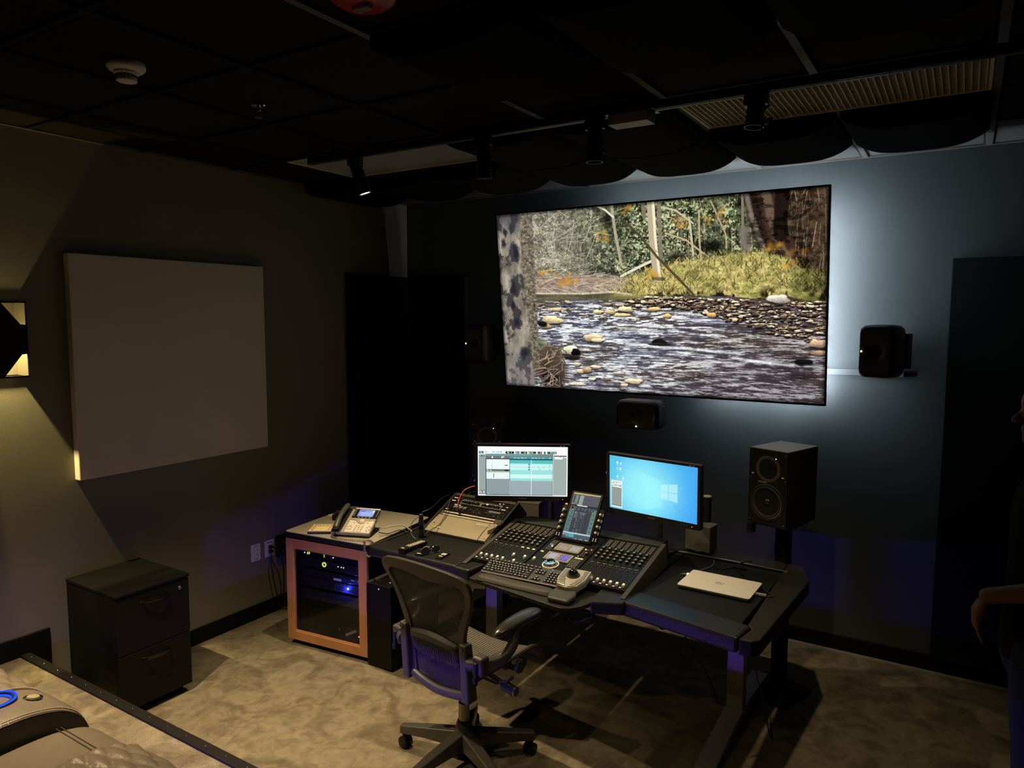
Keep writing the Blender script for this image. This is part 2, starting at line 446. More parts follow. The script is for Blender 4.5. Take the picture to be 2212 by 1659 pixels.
        blob(img, u, v, s, s * f * 1.6, c, an, .34, k, .95, .3, .45)
    for k in range(120):
        u = .13 + .34 * r.rand(); v = .50 + .1 * r.rand(); s = .003 + .009 * r.rand() ** 1.5; b = r.rand()
        blob(img, u, v + s * .5, s * 1.1, s * .8, A(40, 36, 42), 0, .3, k + 500, .8, .4, 0)
        if b > .35: blob(img, u, v, s, s * .7, A(190, 172, 142), 0, .35, k + 900, .9, .3, .4)
    rocks = [(.188, .605, .036, .028, A(214, 196, 150), .25), (.165, .64, .022, .016, A(196, 160, 118), 0), (.150, .625, .02, .018, A(30, 26, 30), 0), (.328, .70, .034, .024, A(226, 198, 160), .1), (.345, .715, .022, .014, A(240, 220, 176), .1),
             (.545, .717, .022, .02, A(30, 24, 26), .2), (.545, .73, .036, .008, A(44, 38, 40), .05), (.245, .775, .032, .03, A(224, 216, 186), .1), (.268, .785, .016, .026, A(20, 18, 20), 0), (.255, .818, .026, .014, A(40, 34, 34), 0), (.44, .545, .028, .016, A(226, 208, 168), 0),
             (.425, .575, .03, .012, A(228, 210, 156), 0), (.39, .56, .018, .014, A(206, 184, 140), 0), (.35, .56, .02, .012, A(220, 200, 150), 0), (.20, .545, .022, .012, A(214, 190, 146), 0), (.53, .545, .026, .012, A(214, 182, 126), 0), (.57, .58, .012, .014, A(232, 196, 120), 0),
             (.70, .575, .016, .014, A(222, 176, 110), 0), (.88, .50, .03, .026, A(206, 196, 186), -.2), (.985, .71, .03, .022, A(196, 164, 140), 0), (.985, .755, .022, .014, A(170, 140, 110), 0), (.945, .80, .024, .016, A(26, 22, 26), 0), (.46, .935, .028, .02, A(222, 206, 178), .1), (.43, .96, .012, .012, A(216, 196, 170), 0),
             (.335, .865, .018, .012, A(236, 206, 180), 0), (.27, .855, .016, .012, A(206, 190, 164), 0), (.285, .895, .02, .014, A(216, 190, 156), 0), (.305, .885, .018, .018, A(176, 150, 120), 0), (.32, .935, .016, .01, A(236, 216, 190), 0), (.37, .935, .014, .01, A(120, 100, 80), 0), (.41, .895, .02, .008, A(210, 196, 180), 0), (.265, .97, .03, .01, A(220, 206, 180), 0)]
    for i, (u, v, a, b, c, an) in enumerate(rocks): blob(img, u + .002, v + b * .45, a * 1.06, b * .9, A(30, 26, 30), an, .2, i + 60, .8, .35, 0), blob(img, u, v, a, b * .92, c * .94, an, .24, i + 60, 1., .16, .42)
    img[int(.45 * h):] *= (.82 + .36 * n4[int(.45 * h):])[..., None]
    # root clump bottom left
    blob(img, .165, .86, .07, .15, A(70, 58, 48), .2, .3, 5, .95, .3, .2); blob(img, .175, .95, .05, .07, A(26, 22, 28), 0, .3, 8, .9, .4, 0)
    blob(img, .14, .73, .03, .05, A(104, 116, 78), 0, .4, 9, .7, .7, 0)
    for k in range(90):
        u = .12 + .1 * r.rand(); v = .73 + .25 * r.rand(); a = r.rand() * 3.1; L = .015 + .04 * r.rand(); gg = 50 + 130 * r.rand()
        stroke(img, [(u, v), (u + math.cos(a) * L * .6, v + math.sin(a) * L), (u + math.cos(a + .6) * L * 1.2, v + math.sin(a) * L * 1.6)], .002 + .002 * r.rand(), A(gg, gg * .88, gg * .78), .85)
    # near dark twig and out-of-focus yellow leaves
    stroke(img, [(.435, .07), (.49, .16), (.545, .28), (.60, .38), (.648, .47)], .007, A(74, 66, 46), .95, 1.5)
    for k in range(60):
        cx, cy, sx, sy = [(.375, .15, .035, .03), (.17, .34, .05, .03), (.26, .375, .03, .03), (.62, .12, .06, .04), (.70, .10, .05, .035), (.44, .03, .03, .03), (.52, .36, .03, .03), (.85, .25, .06, .07), (.92, .3, .05, .06), (.24, .40, .03, .02)][k % 10]
        blob(img, cx + sx * (r.rand() - .5) * 1.6, cy + sy * (r.rand() - .5) * 1.6, .008 + .01 * r.rand(), .014 + .01 * r.rand(), A(206, 152, 56) if r.rand() < .7 else A(160, 110, 50), r.rand() * 3, .3, k, .5, .9, .1)
    # --- two near trunks at the left edge
    tb = fbm(h, w, 16, 34, 200, 4, .6); e = .012 * np.sin(V * 9)
    m2 = sst(.080, .088, U) * sst(.138, .130, U - .02 * (V > .45) * sst(.45, .7, V) * 0) * sst(.93, .80, V)
    t2 = A(112, 104, 92) * (.25 + 1.5 * fbm(h, w, 90, 120, 210, 3, .8))[..., None]
    img = mix(img, t2, m2 * .96)
    m1 = sst(.0, .004, U + .01) * sst(.094, .084, U - .024 * sst(.4, .95, V) + e * .3)
    t1 = A(164, 156, 144) * (.45 + .75 * fbm(h, w, 14, 40, 220, 4))[..., None]
    t1 = mix(t1, A(52, 50, 54), sst(.46, .62, tb) * .85)
    t1 = mix(t1, A(112, 108, 122), sst(.7, 1., V) * .45); t1 = mix(t1, A(54, 51, 66), sst(.16, 0., V) * .6)
    for (u, v, a, b) in ((.022, .16, .014, .03), (.05, .42, .014, .06), (.055, .62, .016, .028), (.03, .10, .012, .03), (.068, .22, .016, .05), (.045, .52, .012, .03), (.075, .80, .02, .05)):
        blob(t1, u, v, a, b, A(38, 36, 48), .2, .3, int(v * 99), .9, .6, 0)
    img = mix(img, t1, m1)
    img[..., 2] *= .97
    edge = np.minimum(np.minimum(U, 1 - U) * 16 / 9, np.minimum(V, 1 - V))
    img = img * (.55 + .45 * sst(0, .02, edge))[..., None]
    img = .5 + (img - .5) * 1.06
    return np.clip(img, 0, 1)


def rects(w, h, bg, items):
    img = np.zeros((h, w, 3)) + np.array(bg) / 255.
    for (u0, v0, u1, v1, c) in items:
        img[int(v0 * h):max(int(v0 * h) + 1, int(v1 * h)), int(u0 * w):max(int(u0 * w) + 1, int(u1 * w))] = np.array(c) / 255.
    return img


def scribble(img, u0, v0, u1, v1, col, seed, n=10, dens=.6):
    """tiny unreadable interface marks: a row of short dashes"""
    h, w, _ = img.shape; r = np.random.RandomState(seed)
    for k in range(n):
        a = u0 + (u1 - u0) * k / n; b = a + (u1 - u0) / n * (.35 + .5 * r.rand())
        if r.rand() < dens:
            y0 = v0 + (v1 - v0) * .3 * r.rand(); y1 = v1 - (v1 - v0) * .3 * r.rand()
            img[int(y0 * h):max(int(y0 * h) + 1, int(y1 * h)), int(a * w):max(int(a * w) + 1, int(b * w))] = np.array(col) / 255.


def paint_editor(w=960, h=540):
    W_ = (252, 255, 252); G = (158, 172, 168); T = (92, 196, 194); TL = (160, 228, 226); D = (52, 58, 66); P = (240, 252, 250)
    it = [(.012, .235, .088, .975, G), (.088, .155, .836, .985, (60, 76, 88)), (.0, .985, 1, 1, (236, 244, 255)),
          (.092, .165, .83, .178, (110, 196, 214)), (.092, .178, .83, .24, (128, 138, 138)), (.60, .172, .83, .205, (128, 138, 138)), (.094, .20, .355, .245, (112, 118, 116)),
          (.096, .262, .355, .46, P), (.096, .46, .355, .505, (116, 122, 118)), (.096, .505, .355, .53, (196, 214, 186)), (.096, .53, .355, .655, P), (.096, .655, .355, .97, (146, 162, 164)),
          (.36, .215, .832, .245, (64, 170, 178)), (.36, .255, .832, .275, (40, 96, 104)), (.36, .275, .832, .345, T), (.36, .345, .832, .475, (206, 250, 246)), (.36, .475, .832, .56, TL), (.36, .56, .832, .64, (214, 252, 248)), (.36, .64, .832, .69, TL),
          (.36, .69, .832, .975, (158, 176, 180)), (.84, .175, .988, .975, (164, 178, 174)), (.845, .18, .985, .195, D), (.85, .2, .985, .225, W_), (.855, .225, .94, .25, W_), (.016, .165, .085, .235, (150, 168, 176)),
          (.158, .33, .161, .455, (150, 170, 190)), (.175, .545, .182, .635, (40, 44, 48)), (.30, .375, .335, .39, D), (.30, .47, .345, .498, (40, 40, 44)), (.31, .60, .335, .606, (170, 180, 180)), (.02, .885, .085, .955, (120, 130, 132))]
    img = rects(w, h, (253, 255, 255), it)
    r = np.random.RandomState(5)
    for k in range(150):                                   # waveforms
        u = .362 + .468 * k / 150; env = .05 if .555 < u < .575 else .035 + .03 * r.rand()
        for (c, s) in ((.39, 1.), (.44, .8)):
            a = max(0., .036 - env) * s + .004
            img[int((c - .028) * h):int((c - .028 + a) * h), int(u * w):int((u + .0032) * w)] = np.array(TL) / 255.
            img[int((c + .028 - a) * h):int((c + .028) * h), int(u * w):int((u + .0032) * w)] = np.array(TL) / 255.
    for (u, v) in ((.572, .36), (.572, .41), (.572, .46)): blob(img, u, v, .012, .02, np.array((46, 150, 176)) / 255., 0, .1, 1, .95, .3, 0)
    for (u, v) in ((.60, .41), (.675, .41), (.735, .41), (.795, .41), (.69, .45), (.80, .37), (.80, .465)): blob(img, u, v, .012, .014, np.array((110, 206, 214)) / 255., 0, .2, 2, .8, .5, 0)
    for (a, b, c) in ((.015, .065, (32, 96, 60)), (.31, .405, (24, 34, 30)), (.42, .465, (26, 92, 56)), (.48, .55, (54, 66, 60)), (.565, .65, (26, 84, 56)), (.665, .715, (22, 52, 40)), (.735, .755, (50, 52, 52)), (.77, .875, (56, 60, 62))):
        img[int(.10 * h):int(.148 * h), int(a * w):int(b * w)] = np.array(c) / 255.
        scribble(img, a + .004, .108, b - .004, .14, (206, 255, 220), int(a * 997), 6, .5)
    scribble(img, .08, .10, .12, .135, (150, 160, 160), 9, 5); scribble(img, .16, .095, .27, .135, (120, 186, 216), 10, 9, .9); scribble(img, .15, .145, .29, .155, (170, 190, 200), 11, 9)
    scribble(img, .09, .19, .35, .24, (236, 240, 236), 12, 12, .35); scribble(img, .1, .245, .35, .262, (60, 66, 66), 13, 16, .7); scribble(img, .365, .225, .83, .24, (220, 255, 250), 14, 12, .7)
    scribble(img, .1, .47, .16, .50, (220, 250, 255), 15, 6, .8); scribble(img, .022, .89, .084, .95, (240, 244, 244), 16, 5, .7); scribble(img, .016, .17, .084, .22, (70, 80, 90), 17, 6, .6); scribble(img, .43, .40, .46, .415, (120, 200, 210), 18, 4)
    scribble(img, .10, .955, .16, .97, (240, 244, 244), 19, 4, .6); scribble(img, .855, .205, .98, .222, (70, 80, 84), 20, 8, .3); scribble(img, .78, .155, .87, .165, (90, 96, 96), 21, 7, .6)
    img[int(.27 * h):int(.975 * h), int(.594 * w):int(.599 * w)] = 1.
    img[int(.69 * h):int(.97 * h), int(.355 * w):int(.359 * w)] = np.array((200, 214, 216)) / 255.
    return img


def paint_desktop(w=960, h=540):
    V, U = np.mgrid[0:h, 0:w]; V = V / h; U = U / w
    c0 = np.array((150, 240, 252)) / 255.; c1 = np.array((66, 168, 246)) / 255.
    d = np.hypot((U - .40) * 1.0, (V - .55) * .62)
    t = sst(.12, .66, d)
    img = c0 * (1 - t[..., None]) + c1 * t[..., None]
    c2 = np.array((92, 206, 236)) / 255.
    t2 = (sst(.22, 0., U) * sst(.7, .3, V) * .8 + sst(.55, .1, V) * sst(.3, .7, U) * .15)[..., None]
    img = img * (1 - t2) + c2 * t2
    beam = sst(.0, .03, (V - .24) - (U - .42) * .48) * sst(.0, .04, (.98 - V) - (U - .3) * .42) * sst(.25, .5, U) * sst(.66, .58, U)
    img = img + .035 * beam[..., None]
    img = img * (.97 + .06 * fbm(h, w, 60, 100, 4, 2))[..., None]
    for (a, b, lo) in ((.600, .682, 0), (.690, .785, 1)):            # the four panes
        for (k, s) in ((0, -1), (1, 1)):
            m = (U > a) & (U < b)
            top = .405 - (U - .6) * .28; bot = .645 + (U - .6) * .22; mid = (top + bot) / 2
            m &= (V > top) & (V < mid - .006) if k == 0 else (V > mid + .006) & (V < bot)
            img[m] = img[m] * .35 + np.array((206, 250, 250)) / 255. * .65
    white = np.array((240, 255, 255)) / 255.
    for (u, v, s) in ((.095, .125, .018), (.095, .215, .016), (.130, .235, .018), (.095, .385, .017), (.165, .405, .017)):
        blob(img, u, v, s * .7, s * 1.5, white, 0, .12, int(v * 99), .95, .25, 0); scribble(img, u - .016, v + .035, u + .016, v + .05, (226, 252, 255), int(u * 99), 4, .8)
    stroke(img, [(.145, .12), (.125, .135), (.145, .155)], .006, white); img[int(.205 * h):int(.215 * h), int(.088 * w):int(.104 * w)] = np.array((30, 60, 80)) / 255.
    x0, x1, y0, y1 = .018, .155, .465, .975
    img[int(y0 * h):int(y1 * h), int(x0 * w):int(x1 * w)] = np.array((238, 246, 242)) / 255.
    img[int(.60 * h):int(.945 * h), int(.026 * w):int(.146 * w)] = np.array((152, 160, 154)) / 255.
    img[int(.60 * h):int(.607 * h), int(.026 * w):int(.146 * w)] = .2
    img[int(.937 * h):int(.945 * h), int(.026 * w):int(.146 * w)] = .2
    for (k, v) in enumerate((.49, .515, .545, .565)): scribble(img, .024, v, .145, v + .016, (70, 76, 80), k + 3, 9, .65)
    edge = np.minimum(np.minimum(U, 1 - U) * 16 / 9, np.minimum(V, 1 - V))
    return np.clip(img + .12 * sst(.012, 0, edge)[..., None], 0, 1)


def paint_touch(w=300, h=560):
    it = [(0, 0, 1, .03, (206, 190, 120)), (.0, .03, 1, .26, (92, 94, 104)), (.0, .05, .22, .24, (112, 118, 122)), (.27, .05, .40, .255, (206, 186, 96)), (.29, .06, .385, .245, (134, 168, 186)), (.05, .05, .09, .22, (60, 66, 72)), (.14, .05, .17, .22, (150, 158, 160)),
          (0, .26, 1, .30, (52, 56, 62)), (0, .30, 1, .86, (70, 70, 80)), (0, .38, .19, .86, (96, 124, 122)), (.84, .33, 1, .86, (104, 134, 130)), (.22, .40, .32, .55, (104, 104, 110)), (.40, .40, .46, .86, (78, 78, 88)), (.56, .44, .60, .86, (84, 84, 94)), (.70, .40, .72, .86, (60, 60, 70)),
          (0, .86, 1, .89, (186, 214, 216)), (0, .89, 1, 1, (84, 98, 106)), (.13, .89, .22, .965, (96, 158, 170)), (.23, .89, .42, .965, (96, 176, 182)), (0, .965, 1, 1, (70, 84, 92)), (.24, .262, .62, .285, (220, 226, 226))]
    img = rects(w, h, (70, 72, 82), it)
    for k in range(7):
        a = .04 + k * .125
        img[int(.305 * h):int(.37 * h), int(a * w):int((a + .11) * w)] = np.array((58, 66, 76)) / 255.
        img[int(.312 * h):int(.355 * h), int((a + .012) * w):int((a + .098) * w)] = np.array((82, 96, 104) if k else (40, 40, 44)) / 255.
    img[int(.302 * h):int(.306 * h), int(.03 * w):int(.16 * w)] = np.array((220, 196, 110)) / 255.; img[int(.37 * h):int(.375 * h), int(.03 * w):int(.16 * w)] = np.array((220, 196, 110)) / 255.
    img[int(.302 * h):int(.375 * h), int(.03 * w):int(.038 * w)] = np.array((220, 196, 110)) / 255.; img[int(.302 * h):int(.375 * h), int(.152 * w):int(.16 * w)] = np.array((220, 196, 110)) / 255.
    for k in range(7): scribble(img, .05 + .125 * k, .36, .13 + .125 * k, .37, (220, 226, 230), k, 4)
    for k in range(14): scribble(img, .335, .43 + .031 * k, .375, .44 + .031 * k, (226, 232, 236), 20 + k, 2, .9)
    for (u, v) in ((.45, .42), (.52, .42), (.60, .42), (.48, .45), (.56, .45), (.49, .49), (.50, .53), (.49, .79), (.49, .84), (.08, .44), (.25, .42)): scribble(img, u - .04, v, u + .04, v + .012, (232, 238, 240), int(u * 70 + v * 90), 4, .85)
    for k in range(5):
        for u in (.10, .92): blob(img, u, .44 + .09 * k, .035, .018, np.array((70, 96, 96)) / 255., 0, 0, 1, .9, .3, 0)
    scribble(img, .0, .90, .12, .93, (214, 226, 230), 61, 4); scribble(img, .45, .972, .98, .99, (206, 220, 226), 62, 9); scribble(img, .02, .245, .38, .256, (220, 226, 226), 63, 8)
    return img


def paint_soft_display(a, b, seed, w=96, h=60):
    r = np.random.RandomState(seed)
    img = np.zeros((h, w, 3)) + np.array(a) / 255.
    n = fbm(h, w, 6, 8, seed, 3)
    img = img * (1 - n[..., None] * .8) + np.array(b) / 255. * n[..., None] * .8
    for k in range(5): scribble(img, .08, .12 + .17 * k, .92, .19 + .17 * k, (244, 238, 226), seed + k, 7, .6)
    return img


def paint_phone(w=240, h=150):
    V, U = np.mgrid[0:h, 0:w]; V = V / h; U = U / w
    img = np.zeros((h, w, 3)) + np.array((150, 172, 236)) / 255.
    t = (sst(.2, .5, V) * sst(.95, .6, V))[..., None]; img = img * (1 - t) + np.array((176, 190, 236)) / 255. * t
    t = sst(.25, .0, U)[..., None] * .5; img = img * (1 - t) + np.array((140, 128, 226)) / 255. * t
    img[int(.12 * h):int(.27 * h), int(.1 * w):int(.40 * w)] = np.array((70, 96, 200)) / 255.; scribble(img, .14, .15, .36, .24, (150, 176, 240), 3, 7)
    img[int(.1 * h):int(.38 * h), int(.86 * w):int(.97 * w)] = np.array((244, 248, 255)) / 255.
    scribble(img, .05, .9, .95, .97, (214, 226, 255), 5, 8); scribble(img, .1, .02, .9, .08, (120, 140, 220), 6, 9)
    return img
# ================================================================ SETTING
RX, RY = 5.9, -7.0


def carpet(name):
    m = bpy.data.materials.new(name); m.use_nodes = True; nt = m.node_tree; b = nt.nodes['Principled BSDF']; b.inputs['Roughness'].default_value = .95; b.inputs['Specular IOR Level'].default_value = .1
    tc = nt.nodes.new('ShaderNodeTexCoord')
    def no(scale, det, dist=0.):
        n = nt.nodes.new('ShaderNodeTexNoise'); n.inputs['Scale'].default_value = scale; n.inputs['Detail'].default_value = det; n.inputs['Distortion'].default_value = dist
        nt.links.new(tc.outputs['Object'], n.inputs['Vector']); return n
    n1, n2, n3 = no(5.0, 7, 1.1), no(19, 6, .8), no(380, 3)
    r1 = nt.nodes.new('ShaderNodeValToRGB'); r1.color_ramp.elements[0].position = .36; r1.color_ramp.elements[1].position = .56
    r1.color_ramp.elements[0].color = (.130, .106, .072, 1); r1.color_ramp.elements[1].color = (.210, .178, .124, 1)
    nt.links.new(n1.outputs[0], r1.inputs[0])
    mr = nt.nodes.new('ShaderNodeMapRange'); mr.inputs[1].default_value = .3; mr.inputs[2].default_value = .7; mr.inputs[3].default_value = .78; mr.inputs[4].default_value = 1.16; nt.links.new(n2.outputs[0], mr.inputs[0])
    m2 = nt.nodes.new('ShaderNodeMapRange'); m2.inputs[1].default_value = .3; m2.inputs[2].default_value = .7; m2.inputs[3].default_value = .74; m2.inputs[4].default_value = 1.26; nt.links.new(n3.outputs[0], m2.inputs[0])
    mu = nt.nodes.new('ShaderNodeMath'); mu.operation = 'MULTIPLY'; nt.links.new(mr.outputs[0], mu.inputs[0]); nt.links.new(m2.outputs[0], mu.inputs[1])
    vm = nt.nodes.new('ShaderNodeVectorMath'); vm.operation = 'SCALE'; nt.links.new(r1.outputs[0], vm.inputs[0]); nt.links.new(mu.outputs[0], vm.inputs['Scale']); nt.links.new(vm.outputs[0], b.inputs['Base Color'])
    bp = nt.nodes.new('ShaderNodeBump'); bp.inputs['Strength'].default_value = .5; bp.inputs['Distance'].default_value = .004; nt.links.new(n3.outputs[0], bp.inputs['Height']); nt.links.new(bp.outputs[0], b.inputs['Normal'])
    return m


CARPET = carpet('mottled_carpet')
WALL_L = mat('taupe_wall_paint', (.19, .172, .142), .75, noise=.06, nscale=3, bump=.15, bscale=260)
WALL_F = mat('dark_teal_wall_paint', (.044, .056, .062), .6, noise=.06, nscale=4, bump=.15, bscale=260)
WALL_D = mat('dark_wall_paint', (.03, .032, .034), .7, noise=.06, nscale=4)
BASE = mat('black_base', (.004, .004, .0042), .6, spec=.2)
TILE = mat('black_ceiling_tile', (.017, .015, .0135), .95, spec=.1, noise=.5, nscale=240, bump=.5, bscale=240)
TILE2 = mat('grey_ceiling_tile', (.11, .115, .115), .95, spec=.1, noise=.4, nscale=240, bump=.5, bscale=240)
BAR_LIT = mat('grid_bar_lit', (.10, .097, .092), .6); BAR_SHADE = mat('grid_bar_shaded', (.008, .0075, .007), .8, spec=.2)  # one grid in two tones: lit and shaded bars told apart by colour
FABRIC = mat('black_acoustic_fabric', (.008, .0085, .009), .95, spec=.05, noise=.3, nscale=300, bump=.3, bscale=300)
PANELF = mat('dark_teal_acoustic_fabric', (.014, .0175, .019), .95, spec=.05, noise=.3, nscale=300, bump=.3, bscale=300)

structure('floor', MB().span((0, RY, -.05), (RX, 0, 0)), CARPET)
structure('wall_left', MB().span((-.1, RY - .1, 0), (0, .1, CEIL + .3)), WALL_L)
structure('wall_front', MB().span((0, 0, 0), (RX, .1, CEIL + .3)), WALL_F)
structure('wall_right', MB().span((RX, RY - .1, 0), (RX + .1, .1, CEIL + .3)), WALL_D)
structure('wall_back', MB().span((0, RY - .1, 0), (RX, RY, CEIL + .3)), WALL_D)
structure('riser', MB().span((0.001, RY + .001, 0.001), (RX - .001, -3.095, .33)), CARPET)
no = structure('trim_1', MB().span((0, -3.13, .326), (RX - .001, -3.083, .342)).span((0, -3.095, .28), (RX - .001, -3.083, .33)), mat('nosing_black', (.009, .008, .007), .6, spec=.15), bevel=.003)
sc = MB().dome((0, 0, 0), .0028, 8, 3)
sme = None
for k in range(44):
    o = obj('screw', sc if sme is None else sme, STEEL, no, loc=(.08 + .132 * k, -3.106, .342)); sme = o.data
BT = .104
structure('baseboard_left', MB().span((0, -3.083, 0), (.014, -.055, BT)), BASE, bevel=.003)
structure('baseboard_left.001', MB().span((0, RY, .33), (.014, -2.979, .437)).span((0, -3.083, 0), (.0139, -2.979, .437)), BASE, bevel=.003)
bf = structure('baseboard_front', MB().span((.66, -.014, 0), (RX, 0, BT)), BASE, bevel=.003)
structure('trim_2', MB().span((.66, -.024, 0), (RX, -.0142, .012)), mat('bare_metal_edge', (.62, .58, .52), .4, .6))

# ceiling with its grid, tiles, barrel panels and grilles
GX = [.505 + .6075 * k for k in range(0, 9)]; GY = [-.545 - .6 * k for k in range(0, 11)]
ce = structure('ceiling', MB().span((0, RY, CEIL + .2), (RX, 0, CEIL + .3)), BLACKM)
for i, x in enumerate(GX):
    m = BAR_LIT if x > 2.2 else BAR_SHADE
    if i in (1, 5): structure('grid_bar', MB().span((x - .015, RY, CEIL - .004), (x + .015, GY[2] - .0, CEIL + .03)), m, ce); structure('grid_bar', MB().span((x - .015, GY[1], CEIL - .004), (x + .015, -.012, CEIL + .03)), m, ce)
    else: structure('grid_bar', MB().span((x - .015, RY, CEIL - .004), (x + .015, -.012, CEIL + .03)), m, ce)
for y in GY: structure('grid_bar', MB().span((.012, y - .012, CEIL - .002), (RX, y + .012, CEIL + .03)), BAR_SHADE, ce)
structure('grid_bar', MB().span((0, -.02, CEIL - .003), (RX, 0, CEIL + .03)).span((0, RY, CEIL - .003), (.02, 0, CEIL + .03)), BAR_LIT, ce)
XS = [.0] + GX + [RX]; YS = [0.] + GY + [RY]
RAISED = {(1, 1), (2, 1), (3, 1), (4, 1), (5, 1), (6, 1), (0, 1), (3, 2), (4, 2), (4, 4), (5, 4), (6, 4)}
GRILLE = {(1, 2), (2, 2), (5, 2), (6, 2)}
tme = {}
for i in range(len(XS) - 1):
    for j in range(len(YS) - 1):
        if (i, j) in RAISED or (i, j) in GRILLE: continue
        sx, sy = round(XS[i + 1] - XS[i] - .004, 3), round(YS[j] - YS[j + 1] - .004, 3)
        if sx < .05 or sy < .05: continue
        k = (sx, sy, j == 0)
        if k not in tme:
            t = MB().box((0, 0, .008), (sx, sy, .016)).box((0, 0, .0), (sx - .05, sy - .05, .012))
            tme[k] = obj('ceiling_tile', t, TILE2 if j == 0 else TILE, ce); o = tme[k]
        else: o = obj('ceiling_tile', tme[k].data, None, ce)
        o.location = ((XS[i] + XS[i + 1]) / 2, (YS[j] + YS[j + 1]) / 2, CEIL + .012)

DEEP = .066


def barrel(i, j, label):
    x0, x1 = XS[i] + .012, XS[i + 1] - .008; y1, y0 = YS[j] - .01, YS[j + 1] + .01
    m = MB(); n = 20
    zf = lambda u: CEIL - .036 - DEEP * (1 - abs(2 * u - 1) ** 3.6)
    m.grid(lambda u, v: (x0 + (x1 - x0) * u, y0 + (y1 - y0) * v, zf(u)), n, 1)
    for y in (y0, y1):
        m.add([(x0 + (x1 - x0) * k / n, y, zf(k / n)) for k in range(n + 1)] + [(x1, y, CEIL + .02), (x0, y, CEIL + .02)], [tuple(range(n + 3))])
    for x in (x0, x1): m.add([(x, y0, zf(0)), (x, y1, zf(0)), (x, y1, CEIL + .02), (x, y0, CEIL + .02)], [(0, 1, 2, 3)])
    m.add([(x0, y0, CEIL + .02), (x1, y0, CEIL + .02), (x1, y1, CEIL + .02), (x0, y1, CEIL + .02)], [(0, 1, 2, 3)])
    tag(obj('ceiling_diffuser', m, FABRIC, smooth=True), label, 'acoustic panel', 'black curved ceiling diffusers')


ORD = ['first', 'second', 'third', 'fourth', 'fifth', 'sixth', 'seventh']
for i in range(7): barrel(i, 1, 'black curved ceiling diffuser nearest the screen wall, %s from the left wall' % ORD[i])
barrel(3, 2, 'black curved ceiling diffuser behind the front row, just right of the perforated grille')
barrel(4, 2, 'black curved ceiling diffuser behind the front row, just left of the slatted grille')
for i, t in ((4, 'leftmost'), (5, 'middle'), (6, 'rightmost')): barrel(i, 4, 'black curved ceiling diffuser behind the lamp track, %s of the three there' % t)

VANE = mat('painted_aluminium_vane', (.78, .70, .60), .5, .0)
VOID = mat('dark_duct', (.012, .011, .01), .9)


def grille(i, label, slatted):
    x0, x1, y1, y0 = XS[i] + .018, XS[i + 2] - .018, YS[2] - .014, YS[3] + .014
    t = thing('air_grille', label, 'grille', ((x0 + x1) / 2, (y0 + y1) / 2, CEIL))
    a, b = (x1 - x0) / 2, (y1 - y0) / 2
    obj('grille_frame', MB().ring([(-a, -b), (a, -b), (a, b), (-a, b)], [(-a + .012, -b + .012), (a - .012, -b + .012), (a - .012, b - .012), (-a + .012, b - .012)], -.006, .02), VANE, t)
    obj('duct_box', MB().add([(-a, -b, .12), (a, -b, .12), (a, b, .12), (-a, b, .12), (-a, -b, .02), (a, -b, .02), (a, b, .02), (-a, b, .02)], [(0, 1, 2, 3), (0, 1, 5, 4), (1, 2, 6, 5), (2, 3, 7, 6), (3, 0, 4, 7)]), VOID, t)
    if slatted:
        me = None; n = 46
        for k in range(n):
            o = obj('slat', MB().box((0, 0, 0), (.0045, 2 * b - .024, .022)) if me is None else me, VANE, t); me = o.data
            o.location = (-a + .02 + (2 * a - .04) * k / (n - 1), 0, .008)
        c = MB()
        for k in range(24): c.box((0, -b + .02 + (2 * b - .04) * k / 23, .012), (2 * a - .024, .002, .014))
        obj('cross_wires', c, VANE, t, kind='stuff')
    else:
        c = MB(); n = 84
        for k in range(n): c.box((-a + .016 + (2 * a - .032) * k / (n - 1), 0, .004), (.0026, 2 * b - .024, .012))
        for k in range(38): c.box((0, -b + .016 + (2 * b - .032) * k / 37, .004), (2 * a - .024, .0026, .012))
        obj('egg_crate_core', c, mat('egg_crate_grey', (.56, .60, .66), .5), t, kind='stuff')


grille(1, 'grey egg-crate air grille in the black ceiling near the left wall', False)
grille(5, 'long slatted metal air grille in the ceiling above the right of the screen', True)

# ================================================================ CEILING FITTINGS
TY = -1.895
tr = thing('lamp_track', 'long black lamp track running across the ceiling parallel to the screen wall', 'track', (2.6, TY, CEIL))
obj('rail', MB().span((-1.7, -.018, -.09), (1.75, .018, -.055)), SATIN, tr, bevel=.002)
obj('groove', MB().span((-1.69, -.006, -.0915), (1.74, .006, -.0895)), mat('track_slot', (.09, .09, .09), .5), tr)
for x in (-1.5, 0., 1.5): obj('hanger', MB().cyl((x, 0, -.056), (x, 0, 0.), .012), SATIN, tr)
fb = obj('feed_box', MB().span((.16, -.045, -.135), (.34, .045, -.0915)), mat('pale_feed_box', (.30, .29, .27), .5), tr, bevel=.003, label='pale power feed box under the track')
obj('feed_box_cover', MB().span((.14, -.05, -.0915), (.36, .05, -.06)), SATIN, tr, bevel=.003)


